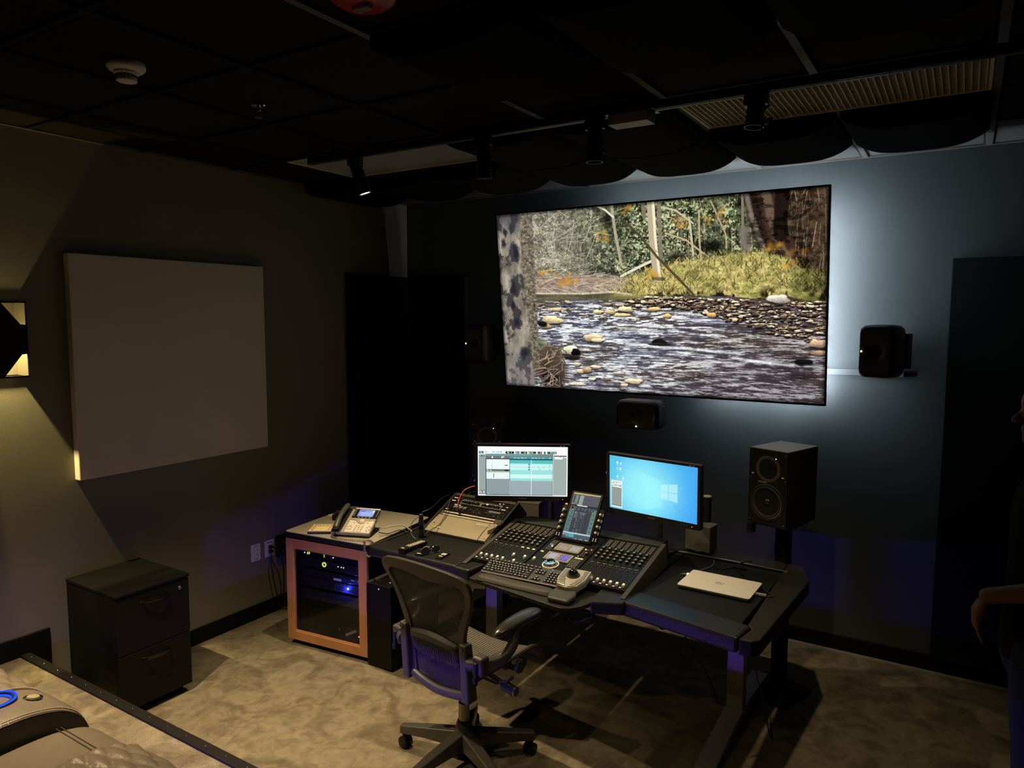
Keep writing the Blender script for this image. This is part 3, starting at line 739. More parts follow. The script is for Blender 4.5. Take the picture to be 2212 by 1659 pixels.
def track_head(x, zl, tilt, aim, label, power, lit, beam=70, deep=.046):
    """a cylindrical spot: adapter and stem on the rail, can below, coiled lead at the side"""
    t = thing('track_spotlight', label, 'lamp', (x, TY, CEIL - .0915), 0, 'track spotlights over the desk')
    obj('adapter', MB().box((0, 0, -.02), (.09, .034, .04)), SATIN, t, bevel=.003)
    obj('stem', MB().cyl((0, 0, -.04), (0, 0, -.058), .010), SATIN, t)
    m = Matrix.Translation((0, 0, -.030)) @ Euler(tilt).to_matrix().to_4x4()
    L = zl
    c = MB().lathe([(.0, 0), (.030, 0), (.033, -.004), (.033, -.05), (.034, -.052), (.035, -L + .012), (.037, -L + .01), (.037, -L), (.033, -L), (.032, -L + .02), (.0295, -L + deep + .004), (0, -L + deep + .006)], 24, m)
    obj('can', c, SATIN, t, smooth=True)
    obj('lens', MB().lathe([(0, -L + deep), (.0285, -L + deep - .002)], 20, m), lit, t)
    co = [(0.012, 0.0, -.045)]
    for k in range(34):
        a = k / 33; co.append((.040 + .020 * math.cos(a * 4 * PI) * math.sin(a * PI) ** .4, .010 * math.sin(a * 4 * PI), -.05 - .10 * a + .015 * math.sin(a * 4 * PI)))
    co.append((.030, 0, -.16))
    obj('coiled_lead', MB().tube(co, .0042, 6), CABLE, t, smooth=True)
    obj('tilt_knob', MB().cyl((.03, 0, -.06 - L * .5), (.048, 0, -.06 - L * .5), .010), SATIN, t)
    if power:
        p = m @ Vector((0, 0, -L + (deep - .010 if deep < .02 else -.002)))
        s_ = spot('beam', p, Vector(aim) - Vector(t.location), power, parent=t, size=beam, blend=1., radius=.026)
    return t


LENS_ON = emitter('lit_lens', (1, .86, .6), 12.); LENS_DIM = emitter('dim_lens', (1, .86, .6), 2.5); LENS_FAINT = emitter('faint_lens', (1, .8, .55), .12); LENS_OFF = mat('unlit_lens', (.1, .1, .1), .1)
track_head(1.25, .165, (R(14), R(-12), 0), (1.95, -2.05, .0), 'black track spotlight left of all, its rim glowing, hanging before the egg-crate grille', LIT['front_1'], LENS_ON, 98, .006)
track_head(2.09, .16, (R(4), 0, 0), (2.3, -1.25, .8), 'black track spotlight with a tiny lit rim, second from the left wall', LIT['front_2'], LENS_DIM)
track_head(2.68, .15, (0, 0, 0), (2.7, -1.0, .7), 'black unlit track spotlight left of the pale feed box', 0, LENS_OFF)
track_head(3.365, .095, (R(-4), R(3), 0), (3.08, -1.35, .7), 'black track spotlight with a looped lead hanging before the slatted grille', LIT['front_4'], LENS_FAINT, 72)

# second track over the seats, just outside the picture
tr2 = thing('lamp_track', 'black lamp track over the recliner row', 'track', (2.4, -4.12, CEIL))
obj('rail', MB().span((-1.6, -.018, -.04), (1.8, .018, -.0)), SATIN, tr2)


def rear_head(x, aim, power, label, size=100, y=-4.12):
    t = thing('track_spotlight', label, 'lamp', (x, y, CEIL - .04), 0, 'track spotlights over the seats')
    obj('can', MB().lathe([(0, -.03), (.034, -.03), (.036, -.17), (.031, -.17), (.028, -.13), (0, -.13)], 20), SATIN, t, smooth=True)
    obj('stem', MB().cyl((0, 0, .0), (0, 0, -.03), .01).cyl((0, 0, .0), (0, 0, .04), .06 if y > -4 else .01), SATIN, t)
    obj('lens', MB().lathe([(0, -.145), (.029, -.146)], 20), LENS_ON, t)
    spot('beam', (0, 0, -.158), Vector(aim) - Vector(t.location), power, parent=t, size=size, blend=1., radius=.03)


rear_head(1.02, (1.30, -3.0, 0), LIT['rear_1'], 'black ceiling spotlight above the left seat', 70, -3.62)
rear_head(2.2, (2.0, -3.0, 0), LIT['rear_2'], 'black spotlight above the middle of the seats', 80)
rear_head(3.3, (3.0, -2.2, 0), LIT['rear_3'], 'black spotlight above the right of the seats', 80)

sd = thing('smoke_detector', 'round white smoke detector on the black ceiling near the left wall', 'smoke detector', (1.353, -3.206, CEIL))
obj('base', MB().lathe([(0, .012), (.062, .012), (.068, .0), (.068, -.012), (.060, -.022), (.045, -.026), (0, -.026)], 32), WHITE, sd, smooth=True)
obj('chamber', MB().lathe([(.044, -.024), (.043, -.034), (.036, -.038), (.036, -.05), (0, -.05)], 32), WHITE, sd, smooth=True)
vm_ = MB()
for k in range(18): vm_.box((.0365 * math.cos(k * PI / 9), .0365 * math.sin(k * PI / 9), -.044), (.004, .0055, .008), rz=k * PI / 9)
obj('vent_slots', vm_, BLACKM, sd)
obj('cap', MB().lathe([(.032, -.05), (.036, -.052), (.036, -.060), (.033, -.062), (0, -.062)], 32), WHITE, sd, smooth=True)
sp = thing('fire_sprinkler', 'small chrome fire sprinkler head on the ceiling right of the smoke detector', 'sprinkler', (1.361, -2.609, CEIL))
obj('escutcheon', MB().lathe([(0, .012), (.032, .012), (.034, -.002), (.03, -.010), (.014, -.012), (0, -.012)], 24), CHROME, sp, smooth=True)
obj('yoke', MB().cyl((0, 0, -.01), (0, 0, -.028), .009).tube([(-.008, 0, -.026), (-.016, 0, -.036), (-.010, 0, -.052), (0, 0, -.058)], .0025, 6).tube([(.008, 0, -.026), (.016, 0, -.036), (.010, 0, -.052), (0, 0, -.058)], .0025, 6), CHROME, sp, smooth=True)
obj('deflector', MB().lathe([(0, -.058), (.018, -.058), (.018, -.060), (0, -.060)], 16), mat('dull_brass', (.25, .22, .18), .4, .8), sp)
fa = thing('fire_alarm_strobe', 'dark red round fire alarm strobe on the ceiling at the top edge', 'fire alarm', (2.56, -3.20, CEIL))
obj('housing', MB().lathe([(0, .012), (.095, .012), (.1, .0), (.096, -.028), (.07, -.045), (0, -.048)], 32), mat('alarm_red', (.42, .02, .015), .35), fa, smooth=True)
obj('strobe_lens', MB().box((0, 0, -.052), (.06, .03, .018)), mat('clear_lens', (.7, .7, .7), .1, trans=.6), fa, bevel=.005)

# ================================================================ ON THE WALLS
ap = thing('wall_panel', 'large square white fabric acoustic panel hung on the left wall', 'acoustic panel', (0, -2.177, 1.822))
obj('fabric_face', MB().span((.0, -.628, -.615), (.05, .628, .615)), mat('white_panel_fabric', (.70, .655, .60), .9, spec=.1, noise=.05, nscale=5, bump=.25, bscale=330), ap, bevel=.005)
def tall_panel(a, b, label): tag(obj('tall_acoustic_panel', MB().span(a, b), PANELF, bevel=.006), label, 'acoustic panel', 'tall dark acoustic panels')
tall_panel((.002, -.74, .004), (.060, -.002, 2.434), 'tall dark acoustic panel in the corner, on the left wall')
tall_panel((.062, -.060, .004), (.648, -.002, 2.434), 'tall dark acoustic panel in the corner, on the screen wall')
tall_panel((4.01, -.066, .11), (4.66, -.002, 2.434), 'tall dark acoustic panel on the screen wall, right of the right wall speaker')

# sconce: open box lit from its middle, diamond front plate
SC_ = thing('wall_sconce', 'black up-and-down wall sconce with notched front at the left edge', 'lamp', (0, -3.24, 1.985))
obj('backplate', MB().span((.0, -.06, -.06), (.012, .06, .06)), BLACK, SC_)
BRASSY = mat('sconce_inside', (.05, .045, .03), .6)
for s in (-1, 1):
    obj('cheek', MB().span((.0, s * .190, -.185), (.118, s * .186, .185)), BLACKM, SC_)
    obj('cheek_lining', MB().span((.002, s * .1855, -.183), (.116, s * .1835, .183)), BRASSY, SC_)
fp = [(-.188, -.072), (-.160, -.075), (-.075, -.186), (.075, -.186), (.160, -.075), (.188, -.072), (.188, .072), (.160, .075), (.075, .186), (-.075, .186), (-.160, .075), (-.188, .072)]
obj('front_plate', MB().prism(fp, 0, .006, frame((.112, 0, 0), (0, 1, 0), (0, 0, 1))), BLACKM, SC_)
for s in (-1, 1): obj('rim', MB().span((.0, -.19, s * .185 - .004), (.008, .19, s * .185 + .004)).span((.108, -.19, s * .185 - .004), (.118, .19, s * .185 + .004)), BLACKM, SC_)
for z, e in ((.150, LIT['sconce']), (-.150, LIT['sconce'] * .13)):
    spot('sconce_beam', (.045, 0, z), (.045, 0, -z), e, (1, .78, .28), 110, .2, .012, SC_)
    obj('lamp_module', MB().cyl((.045, 0, z + .004 * (1 if z > 0 else -1)), (.045, 0, z + .03 * (1 if z > 0 else -1)), .022, n=16), BLACKM, SC_)

# outlets
def outlet(y, label, plugged):
    t = thing('wall_outlet', label, 'outlet', (0, y, .47), 0, 'white wall outlets')
    fr_ = frame((0, 0, 0), (0, 1, 0), (0, 0, 1))
    obj('cover_plate', MB().prism(rrect(.078, .118, .006), 0, .006, fr_), WHITE, t, bevel=.0015)
    obj('receptacle', MB().prism(rrect(.034, .068, .003), .006, .0085, fr_), WHITE, t)
    if not plugged:
        s_ = MB()
        for z in (-.017, .017): s_.box((.0088, -.007, z + .002), (.001, .004, .006)).box((.0088, .008, z + .003), (.001, .008, .008))
        obj('slots', s_, INK, t)
        for z in (-.045, .045): obj('engraved_line', MB().box((.0065, 0, z), (.0006, .034, .004)), DIMPRINT, t)
    else:
        for z in (-.018, .014): obj('plug', MB().box((.022, .0, z), (.030, .026, .022)), BLACK, t, bevel=.004)
        obj('engraved_line', MB().box((.0065, 0, .044), (.0006, .05, .006)), DIMPRINT, t)
outlet(-1.645, 'white wall outlet with empty sockets, left of the plugged one', False)
outlet(-1.530, 'white wall outlet with two black plugs beside the rack cabinet', True)
tag(obj('power_cord', MB().tube([(.037, -1.53, .484), (.06, -1.52, .48), (.07, -1.48, .42), (.06, -1.455, .30), (.05, -1.45, .16), (.045, -1.44, .03), (.05, -1.40, .012), (.12, -1.34, .012)], .0055, 8), CABLE, smooth=True), 'black power cord from the upper plug down behind the cabinet', 'cord')
tag(obj('power_cord', MB().tube([(.037, -1.53, .452), (.05, -1.55, .43), (.045, -1.55, .36), (.04, -1.53, .25), (.038, -1.50, .12), (.03, -1.47, .03), (.05, -1.43, .012), (.11, -1.37, .012)], .0045, 8), CABLE, smooth=True), 'thin black cord from the lower plug hanging along the left wall', 'cord')
sg = thing('surge_box', 'black wall-mounted power box half hidden by the rack cabinet', 'power box', (0, -1.425, .47))
obj('body', MB().span((0, -.05, -.075), (.045, .06, .075)), BLACK, sg, bevel=.004)
for z in (-.03, .025): obj('socket_ring', MB().lathe([(.011, .0), (.014, .002), (.014, .004), (.011, .004)], 16, frame((.045, -.02, z), (0, 1, 0), (0, 0, 1))), mat('maroon_ring', (.2, .05, .04), .5), sg)
tag(obj('cable_raceway', MB().span((3.30, -.018, 1.752), (3.80, -.0, 1.790)), mat('raceway_white', (.085, .10, .11), .5), bevel=.003), 'pale cable raceway on the wall between the screen and the right speaker', 'raceway')
# ================================================================ SCREEN ON THE WALL
tv = thing('wall_screen', 'huge wall screen showing a rocky woodland stream', 'television', (2.252, -.225, 2.215))
tm = frame((0, 0, 0), (1, 0, 0), (0, -.15, 1.29))
TW, TH = 2.30, 1.30
obj('bezel', MB().ring(rrect(TW, TH, .004, 1), rrect(TW - .022, TH - .024, .003, 1), -.012, .006, tm), BLACK, tv, bevel=.001)
obj('back_shell', MB().box((0, 0, -.022), (TW - .02, TH - .02, .018), tm).box((0, -.1, -.045), (1.2, .8, .03), tm), BLACK, tv, bevel=.004)
picture('display', TW - .020, TH - .022, tm @ Matrix.Translation((0, 0, .001)), screen_material('stream_picture', paint_river(), 1.18), tv)
obj('wall_bracket', MB().span((-.30, .03, -.03), (-.26, .205, .03)).span((.26, .03, -.03), (.30, .205, .03)).span((-.4, .20, -.05), (.4, .222, .05)), SATIN, tv)
GLOW = emitter('cool_led_strip', (.86, .95, 1.), LIT['tv_glow'])
GLOW2 = emitter('cool_led_strip_weak', (.86, .95, 1.), LIT['tv_glow'] * .30)
obj('light_strip', MB().box((1.060, -.01, -.036), (.010, 1.16, .008), tm), GLOW, tv)
obj('light_strip', MB().box((.36, .615, -.036), (1.44, .010, .008), tm), GLOW2, tv)
obj('light_strip', MB().box((.72, -.60, -.036), (.70, .010, .008), tm), GLOW2, tv)

# ================================================================ WALL SPEAKERS
CAB = mat('dark_speaker_metal', (.032, .031, .029), .42, spec=.5, noise=.1, nscale=80)
CABF = mat('dark_speaker_front', (.05, .046, .038), .5, noise=.08, nscale=80)


def rr_even(w_, h_, r, n=48):
    """rounded rectangle sampled evenly by direction"""
    out = []
    for k in range(n):
        a = 2 * PI * (k + .5) / n; c, s_ = math.cos(a), math.sin(a); lo, hi = 0., w_ + h_
        for _ in range(30):
            m_ = (lo + hi) / 2; x, y = abs(c * m_) - (w_ / 2 - r), abs(s_ * m_) - (h_ / 2 - r)
            d = math.hypot(max(x, 0), max(y, 0)) + min(max(x, y), 0) - r
            if d < 0: lo = m_
            else: hi = m_
        out.append((c * lo, s_ * lo))
    return out


def wall_speaker(loc, rz, flat, label, led_dim=False):
    t = thing('wall_speaker', label, 'speaker', loc, rz, 'rounded loudspeakers round the screen')
    W_, H_, D_ = .19, .30, .205
    q = Matrix.Rotation(PI / 2, 4, 'Y') if flat else Matrix.Identity(4)
    def loop(sc, y, r=.035): return [q @ Vector((p[0], y, p[1])) for p in rr_even(W_ * sc, H_ * sc, r * sc)]
    prof = [(.905, .004), (.965, .012), (1., .04), (1.01, .09), (.99, .15), (.93, .185), (.80, D_)]
    m = MB(); L = [loop(s, y) for s, y in prof]; n = len(L[0])
    for a in L: m.v += [tuple(p) for p in a]
    for i in range(len(L) - 1): m.f += [(i * n + k, i * n + (k + 1) % n, (i + 1) * n + (k + 1) % n, (i + 1) * n + k) for k in range(n)]
    m.f.append(tuple((len(L) - 1) * n + k for k in range(n)))
    obj('enclosure', m, CAB, t, smooth=True)
    f = MB(); per = rr_even(W_ * .905, H_ * .905, .03); n = len(per); T = [1., .985, .96, .85, .7, .55, .42, .34, .28, .22, .17, .13]
    for s in T:
        for p in per:
            # rounds off into a circle towards the middle
            a = math.atan2(p[1], p[0]); r = math.hypot(*p) * s; c = .088 * s; k = float(sst(.9, .5, s)); r = r * (1 - k) + min(c, r) * k
            x, z = r * math.cos(a), r * math.sin(a)
            y = .006 - .010 * (s < .99) * float(sst(1.0, .95, s)) + .034 * float(sst(.062, .012, r)) ** 1.1
            f.v.append(tuple(q @ Vector((x, y, z))))
    for i in range(len(T) - 1): f.f += [(i * n + k, i * n + (k + 1) % n, (i + 1) * n + (k + 1) % n, (i + 1) * n + k) for k in range(n)]
    f.f.append(tuple((len(T) - 1) * n + k for k in range(n)))
    obj('front_waveguide', f, CABF, t, smooth=True)
    obj('tweeter_dome', MB().dome((0, .033, 0), .010, 14, 6, .5, Matrix.Rotation(PI / 2, 4, 'X')), mat('dome_black', (.02, .02, .02), .18), t, smooth=True)
    for s in (-1, 1):
        a = q @ Vector((0, -.0005, s * H_ * .437))
        obj('woofer_slot', MB().box(a, (W_ * .62, .012, .006) if not flat else (.006, .012, W_ * .62)), BLACKM, t, label='dark woofer slot')
    lp = (-.072, -.0065, .0) if not flat else (0, -.0065, -.072)
    obj('power_led', MB().dome(lp, .0045, 10, 4, 1.), LEDW, t)
    if flat: text('maker_name', 'GENELEC', .011, frame((.118, -.0055, -.01), (0, 0, 1), (-1, 0, 0)), PRINT, t)
    else: text('maker_name', 'GENELEC', .011, frame((.012, -.0055, -.112), (1, 0, 0), (0, 0, 1)), DIMPRINT, t)
    back = abs(loc[1]) - .012
    yb = (back - 0) / max(.7, math.cos(rz))
    obj('wall_mount', MB().span((-.055 if flat else -.07, D_ - .01, -.10 if not flat else -.05), (.055 if flat else .100, D_ + (.012 if flat else .045), .10 if not flat else .05)).cyl((0, D_, 0), (0, max(D_ + .02, yb - .02), 0), .022), SATIN, t)
    return t


wall_speaker((3.665, -.30, 1.912), R(-18), False, 'dark rounded loudspeaker on the wall right of the big screen')
wall_speaker((.925, -.32, 1.900), R(2), False, 'dark rounded loudspeaker on the wall left of the big screen')
wall_speaker((2.295, -.42, 1.462), R(2), True, 'dark rounded loudspeaker lying sideways under the big screen')

# ================================================================ NEAR-FIELD SPEAKERS ON STANDS
NEARBOX = mat('black_grained_box', (.016, .016, .017), .42, noise=.2, nscale=60)
TOP_LIT = mat('screen_lit_top', (.20, .21, .22), .35, noise=.1)  # black top made paler: the screen's light on it is in the colour
CONE = mat('speaker_cone', (.035, .030, .026), .45)


def near_speaker(loc, rz, h, label, slab):
    t = thing('studio_speaker', label, 'speaker', loc, rz, 'tall studio speakers behind the desk')
    W_, D_ = .226, .31
    fr_ = frame((0, 0, 0), (1, 0, 0), (0, 0, 1))          # local z points to -y, towards the listener
    obj('cabinet', MB().span((-W_ / 2, .012, 0), (W_ / 2, D_, h - .004)), NEARBOX, t, bevel=.003)
    obj('top_panel', MB().span((-W_ / 2 + .002, .004, h - .004), (W_ / 2 - .002, D_ - .002, h)), slab, t)
    wz = .128; tz = h - .105
    P = rrect(W_, h - .006, .006, 3, 0, h / 2)
    obj('front_baffle', MB().prism(P, -.014, .0, fr_), BLACK, t, bevel=.002)
    wf = fr_ @ Matrix.Translation((0, wz, 0))
    obj('woofer_frame', MB().lathe([(.100, .0), (.099, .004), (.094, .006), (.092, .003)], 40, wf), SATIN, t, smooth=True)
    obj('woofer_rim', MB().lathe([(.089, .003), (.0885, .0062), (.0865, .0066), (.0855, .003)], 40, wf), STEEL, t, smooth=True, label='thin bright rim round the woofer')
    obj('woofer_surround', MB().lathe([(.0865, .002), (.082, .008), (.077, .007), (.074, .001)], 40, wf), RUBBER, t, smooth=True)
    obj('woofer_cone', MB().lathe([(.0745, .001), (.05, -.006), (.026, -.012), (.0, -.013)], 40, wf), CONE, t, smooth=True)
    obj('dust_cap', MB().dome((0, 0, 0), .026, 20, 6, .35, wf @ Matrix.Translation((0, 0, -.018))), mat('dust_cap_black', (.02, .02, .02), .22), t, smooth=True)
    tf = fr_ @ Matrix.Translation((0, tz, 0))
    obj('tweeter_horn', MB().lathe([(.072, .0005), (.060, .0012), (.045, -.002), (.030, -.010), (.018, -.016), (0, -.017)], 36, tf), CABF, t, smooth=True)
    obj('tweeter_dome', MB().dome((0, 0, 0), .014, 16, 6, .5, tf @ Matrix.Translation((0, 0, -.016))), mat('tweeter_silk', (.05, .045, .04), .25), t, smooth=True)
    s_ = MB()
    for (x, z) in ((-.1, .02), (.1, .02), (-.1, h - .02), (.1, h - .02), (-.1, tz - .055), (.1, tz - .055)): s_.cyl(fr_ @ Vector((x, z, .0)), fr_ @ Vector((x, z, .003)), .0045, n=8)
    obj('screws', s_, STEEL, t, kind='stuff')
    obj('status_led', MB().dome(fr_ @ Vector((.045, tz + .06, .001)), .0022, 8, 4, 1.), LEDW, t)
    obj('badge', MB().box(fr_ @ Vector((-.03, tz - .075, .001)), (.05, .001, .007)), DIMPRINT, t)
    for x in (-.088, .088): obj('grille_clip', MB().box(fr_ @ Vector((x, tz - .035, .002)), (.012, .004, .005)), LGREY, t)
    c, s = math.cos(rz), math.sin(rz)
    st = thing('speaker_stand', 'black floor stand carrying the ' + ('right' if rz < 0 else 'left') + ' studio speaker', 'stand', (loc[0] - s * .15, loc[1] + c * .15, 0), rz, 'speaker stands')
    obj('top_plate', MB().box((0, 0, loc[2] - .008), (.2, .22, .014)), SATIN, st, bevel=.002)
    obj('pole', MB().box((0, .035, loc[2] / 2 - .004), (.07, .06, loc[2] - .024)), BLACKM, st, bevel=.004)
    obj('base', MB().box((0, 0, .011), (.28, .30, .02)), BLACKM, st, bevel=.004)
    obj('cable_clip', MB().box((-.12, -.1, loc[2] - .045), (.035, .04, .055)), BLACKM, st, bevel=.004)
    return t


near_speaker((3.235, -.875, .985), R(-18.5), .415, 'black two-way studio speaker on a stand, right of the blue monitor', TOP_LIT)
near_speaker((1.250, -.625, .955), R(27), .405, 'black studio speaker behind the left monitor, only its tweeter showing', NEARBOX)

# ================================================================ RACK CABINET AND WHAT STANDS ON IT
MAPLE = mat('orange_maple', (.44, .20, .085), .38, noise=.14, nscale=14, coat=.2)
LAMIN = mat('grey_beige_laminate', (.33, .30, .235), .55, noise=.1, nscale=220)
rk = thing('rack_cabinet', 'rack cabinet with orange wood framed glass door and grey laminate top', 'cabinet', (.49, -1.80, 0), R(6))
RW, RD, RT = .655, .68, .745
obj('laminate_top', MB().prism(rrect(RW, RD, .025, 5, RW / 2, RD / 2), RT - .004, RT), LAMIN, rk)
obj('top_edge', MB().prism(rrect(RW + .004, RD + .004, .027, 5, RW / 2, RD / 2), RT - .036, RT - .0045), BLACK, rk, bevel=.004)
b0, b1 = .02, .625
obj('side_panel', MB().span((b0, .03, .03), (b0 + .018, RD - .02, RT - .037)), BLACKM, rk)
obj('side_panel', MB().span((b1 - .018, .03, .03), (b1, RD - .02, RT - .037)), BLACKM, rk)
obj('back_panel', MB().span((b0 + .018, RD - .03, .03), (b1 - .018, RD - .02, RT - .037)), BLACKM, rk)
obj('bottom_panel', MB().span((b0 + .018, .03, .03), (b1 - .018, RD - .03, .048)), BLACKM, rk)
obj('plinth', MB().span((b0 + .02, .05, 0), (b1 - .02, RD - .05, .03)), BLACKM, rk)
D0, D1, Z0, Z1 = .006, .640, .040, .702; SW = .058
dr = obj('door_stile', MB().span((D0, .002, Z0), (D0 + SW, .026, Z1)), MAPLE, rk, bevel=.003)
obj('door_stile', MB().span((D1 - SW, .002, Z0), (D1, .026, Z1)), MAPLE, rk, bevel=.003)
obj('door_rail', MB().span((D0 + SW, .002, Z1 - SW), (D1 - SW, .026, Z1)), MAPLE, rk, bevel=.003)
obj('door_rail', MB().span((D0 + SW, .002, Z0), (D1 - SW, .026, Z0 + SW)), MAPLE, rk, bevel=.003)
obj('door_bead', MB().ring([(D0 + SW, Z0 + SW), (D1 - SW, Z0 + SW), (D1 - SW, Z1 - SW), (D0 + SW, Z1 - SW)], [(D0 + SW + .006, Z0 + SW + .006), (D1 - SW - .006, Z0 + SW + .006), (D1 - SW - .006, Z1 - SW - .006), (D0 + SW + .006, Z1 - SW - .006)], -.020, -.006, frame((0, 0, 0), (1, 0, 0), (0, 0, 1))), MAPLE, rk)


def glass(name, tint=(.5, .5, .5)):
    m = bpy.data.materials.new(name); m.use_nodes = True; nt = m.node_tree; nt.nodes.clear()
    t = nt.nodes.new('ShaderNodeBsdfTransparent'); t.inputs[0].default_value = tuple(tint) + (1,)
    g = nt.nodes.new('ShaderNodeBsdfGlossy'); g.inputs['Roughness'].default_value = .03
    lw = nt.nodes.new('ShaderNodeLayerWeight'); pw_ = nt.nodes.new('ShaderNodeMath'); pw_.operation = 'POWER'; pw_.inputs[1].default_value = 4.
    fr_ = nt.nodes.new('ShaderNodeMath'); fr_.operation = 'MULTIPLY_ADD'; fr_.inputs[1].default_value = .7; fr_.inputs[2].default_value = .035
    nt.links.new(lw.outputs['Facing'], pw_.inputs[0]); nt.links.new(pw_.outputs[0], fr_.inputs[0])
    mx = nt.nodes.new('ShaderNodeMixShader'); o = nt.nodes.new('ShaderNodeOutputMaterial')
    nt.links.new(fr_.outputs[0], mx.inputs[0]); nt.links.new(t.outputs[0], mx.inputs[1]); nt.links.new(g.outputs[0], mx.inputs[2]); nt.links.new(mx.outputs[0], o.inputs[0]); return m


obj('door_glass', MB().span((D0 + SW + .001, .014, Z0 + SW + .001), (D1 - SW - .001, .018, Z1 - SW - .001)), glass('smoked_glass', (.80, .81, .82)), rk)
obj('door_latch', MB().box((D1 + .004, .015, .36), (.012, .03, .06)).box((D1 + .012, .05, .40), (.02, .05, .012)), SATIN, rk)
for x in (b0 + .03, b1 - .03): obj('rack_rail', MB().span((x - .012, .075, .05), (x + .012, .09, RT - .04)), SATIN, rk)
U_ = MB().span((.06, .065, 0), (.585, .45, .042))


def unit(z, hgt):
    return obj('rack_unit', MB().span((.062, .066, z), (.583, .42, z + hgt)), SATIN, rk, bevel=.002)


ru = unit(.580, .036); f0 = frame((0, .0655, 0), (1, 0, 0), (0, 0, 1))
text('display_digits', '69', .026, f0 @ Matrix.Translation((.135, .600, .001)), LEDG, ru)
text('display_digits', '2', .024, f0 @ Matrix.Translation((.262, .600, .001)), LEDG, ru)
for x in (.104, .335): obj('indicator', MB().dome((x, .0645, .600), .0028, 8, 4, 1.), LEDW, ru)
ru = unit(.512, .06)
obj('lit_knob_ring', MB().lathe([(.010, 0), (.010, .004), (.0155, .004), (.0155, 0)], 20, frame((.262, .0655, .545), (1, 0, 0), (0, 0, 1))), LEDG, ru)
for x in (.372, .398, .415): obj('indicator', MB().dome((x, .0645, .548), .0026, 8, 4, 1.), LEDW, ru)
ru = unit(.452, .044)
obj('badge', MB().box((.365, .0645, .464), (.06, .002, .014)), mat('violet_grey_badge', (.3, .28, .42), .5, emit=(.3, .28, .5), es=.25), ru)
obj('status_marks', MB().box((.485, .0645, .478), (.03, .001, .006)).box((.535, .0645, .478), (.028, .001, .009)), mat('pale_marks', (.4, .4, .4), .5, emit=(.5, .55, .6), es=.12), ru)
ru = unit(.385, .06)
obj('slot_outline', MB().tube([f0 @ Vector((p[0], p[1], .001)) for p in rrect(.24, .036, .017, 6, .46, .412)], .0008, 4, True), mat('outline_grey', (.12, .12, .2), .5), ru)
obj('blue_indicator', MB().dome((.448, .0635, .418), .005, 10, 5, 1.), emitter('bright_blue_led', (.3, .45, 1), 18.), ru)
l = bpy.data.lights.new('blue_glow', 'POINT'); l.energy = 1.1; l.color = (.03, .06, 1); l.shadow_soft_size = .004
lo = bpy.data.objects.new('blue_glow', l); COL.objects.link(lo); lo.parent = ru; lo.location = (.432, .048, .412)
ru = unit(.30, .06)
pw = obj('power_strip', MB().box((.42, .2, .066), (.26, .06, .035), rz=.1), BLACK, rk)
obj('strip_light', MB().box((.455, .162, .07), (.02, .006, .006), rz=.1), LEDR, pw)
for (x, y, rz_, L) in ((.31, .14, -.9, .03), (.41, .13, .55, .07), (.50, .13, .2, .035)): obj('white_tag', MB().box((x, y, .10), (L, .003, .016), rz=rz_, ry=-.35), LGREY, rk)

# desk telephone
ph = thing('desk_phone', 'grey office desk phone with handset and lit colour screen on the rack cabinet', 'telephone', (.940, -1.675, RT), R(21))
tl = Matrix.Rotation(R(24), 4, 'X')
body = Matrix.Translation((0, 0, .012)) @ tl
obj('base_body', MB().prism(rrect(.255, .225, .012, 4, 0, .1125), 0, .022, body), GREY, ph, bevel=.004)
obj('stand_foot', MB().span((-.10, .10, 0), (.10, .16, .055)), BLACK, ph)
obj('front_skirt', MB().span((-.122, .0, .001), (.122, .03, .02)), BLACK, ph)
obj('key_panel', MB().prism(rrect(.160, .118, .006, 3, .042, .064), .022, .0245, body), LGREY, ph)
obj('display_bezel', MB().prism(rrect(.166, .098, .004, 3, .044, .175), .022, .028, body), BLACK, ph)
obj('top_bar', MB().box((.044, .221, .026), (.166, .012, .016), body), LGREY, ph, bevel=.003)
picture('display', .104, .064, body @ Matrix.Translation((.044, .183, .0285)), screen_material('phone_picture', paint_phone(), .95), ph)
yk = [(-.040, .130), (.128, .130), (.128, .118), (.085, .112), (.066, .088), (.044, .080), (.022, .088), (.003, .112), (-.040, .118)]
obj('navigation_yoke', MB().prism(yk, .0245, .030, body), mat('silver_trim', (.62, .58, .48), .35, .5), ph, bevel=.001)
obj('navigation_ring', MB().lathe([(.0, .032), (.013, .033), (.016, .030), (.017, .0245)], 20, body @ Matrix.Translation((.044, .108, 0))), LGREY, ph, smooth=True)
km = None
def key(x, y, w_=.014, h_=.009):
    global km
    o = obj('key', MB().prism(rrect(.014, .009, .002, 2), 0, .0045) if km is None else km, LGREY, ph, bevel=.001); km = o.data
    o.matrix_local = body @ Matrix.Translation((x, y, .0245)) @ Matrix.Diagonal((w_ / .014, h_ / .009, 1, 1))
for r_ in range(4):
    for c in range(3): key(.022 + .021 * c, .018 + .016 * r_)
for (x, y) in ((-.018, .066), (-.028, .052), (-.008, .052), (.108, .068), (.098, .054), (.118, .054), (.096, .034), (.114, .034), (.104, .022), (.0, .094), (.088, .094)): key(x, y)
key(-.018, .032, .034, .009)
for k in range(4): key(.008 + .024 * k, .141, .012, .004)
for k in range(5):
    for x in (-.031, .119): key(x, .158 + .013 * k, .006, .004)
hm = body @ Matrix.Translation((-.092, 0, .022))
obj('cradle', MB().prism(rrect(.062, .222, .01, 3, 0, .112), 0, .008, hm), BLACK, ph, bevel=.002)
obj('handset', MB().tube([hm @ Vector(p) for p in ((0, .006, .016), (0, .012, .024), (0, .05, .036), (0, .112, .044), (0, .175, .038), (0, .212, .028), (0, .219, .018))], [.017, .025, .023, .020, .022, .026, .018], 14, flat=.75), mat('handset_grey', (.075, .068, .055), .4), ph, smooth=True)
cd = []
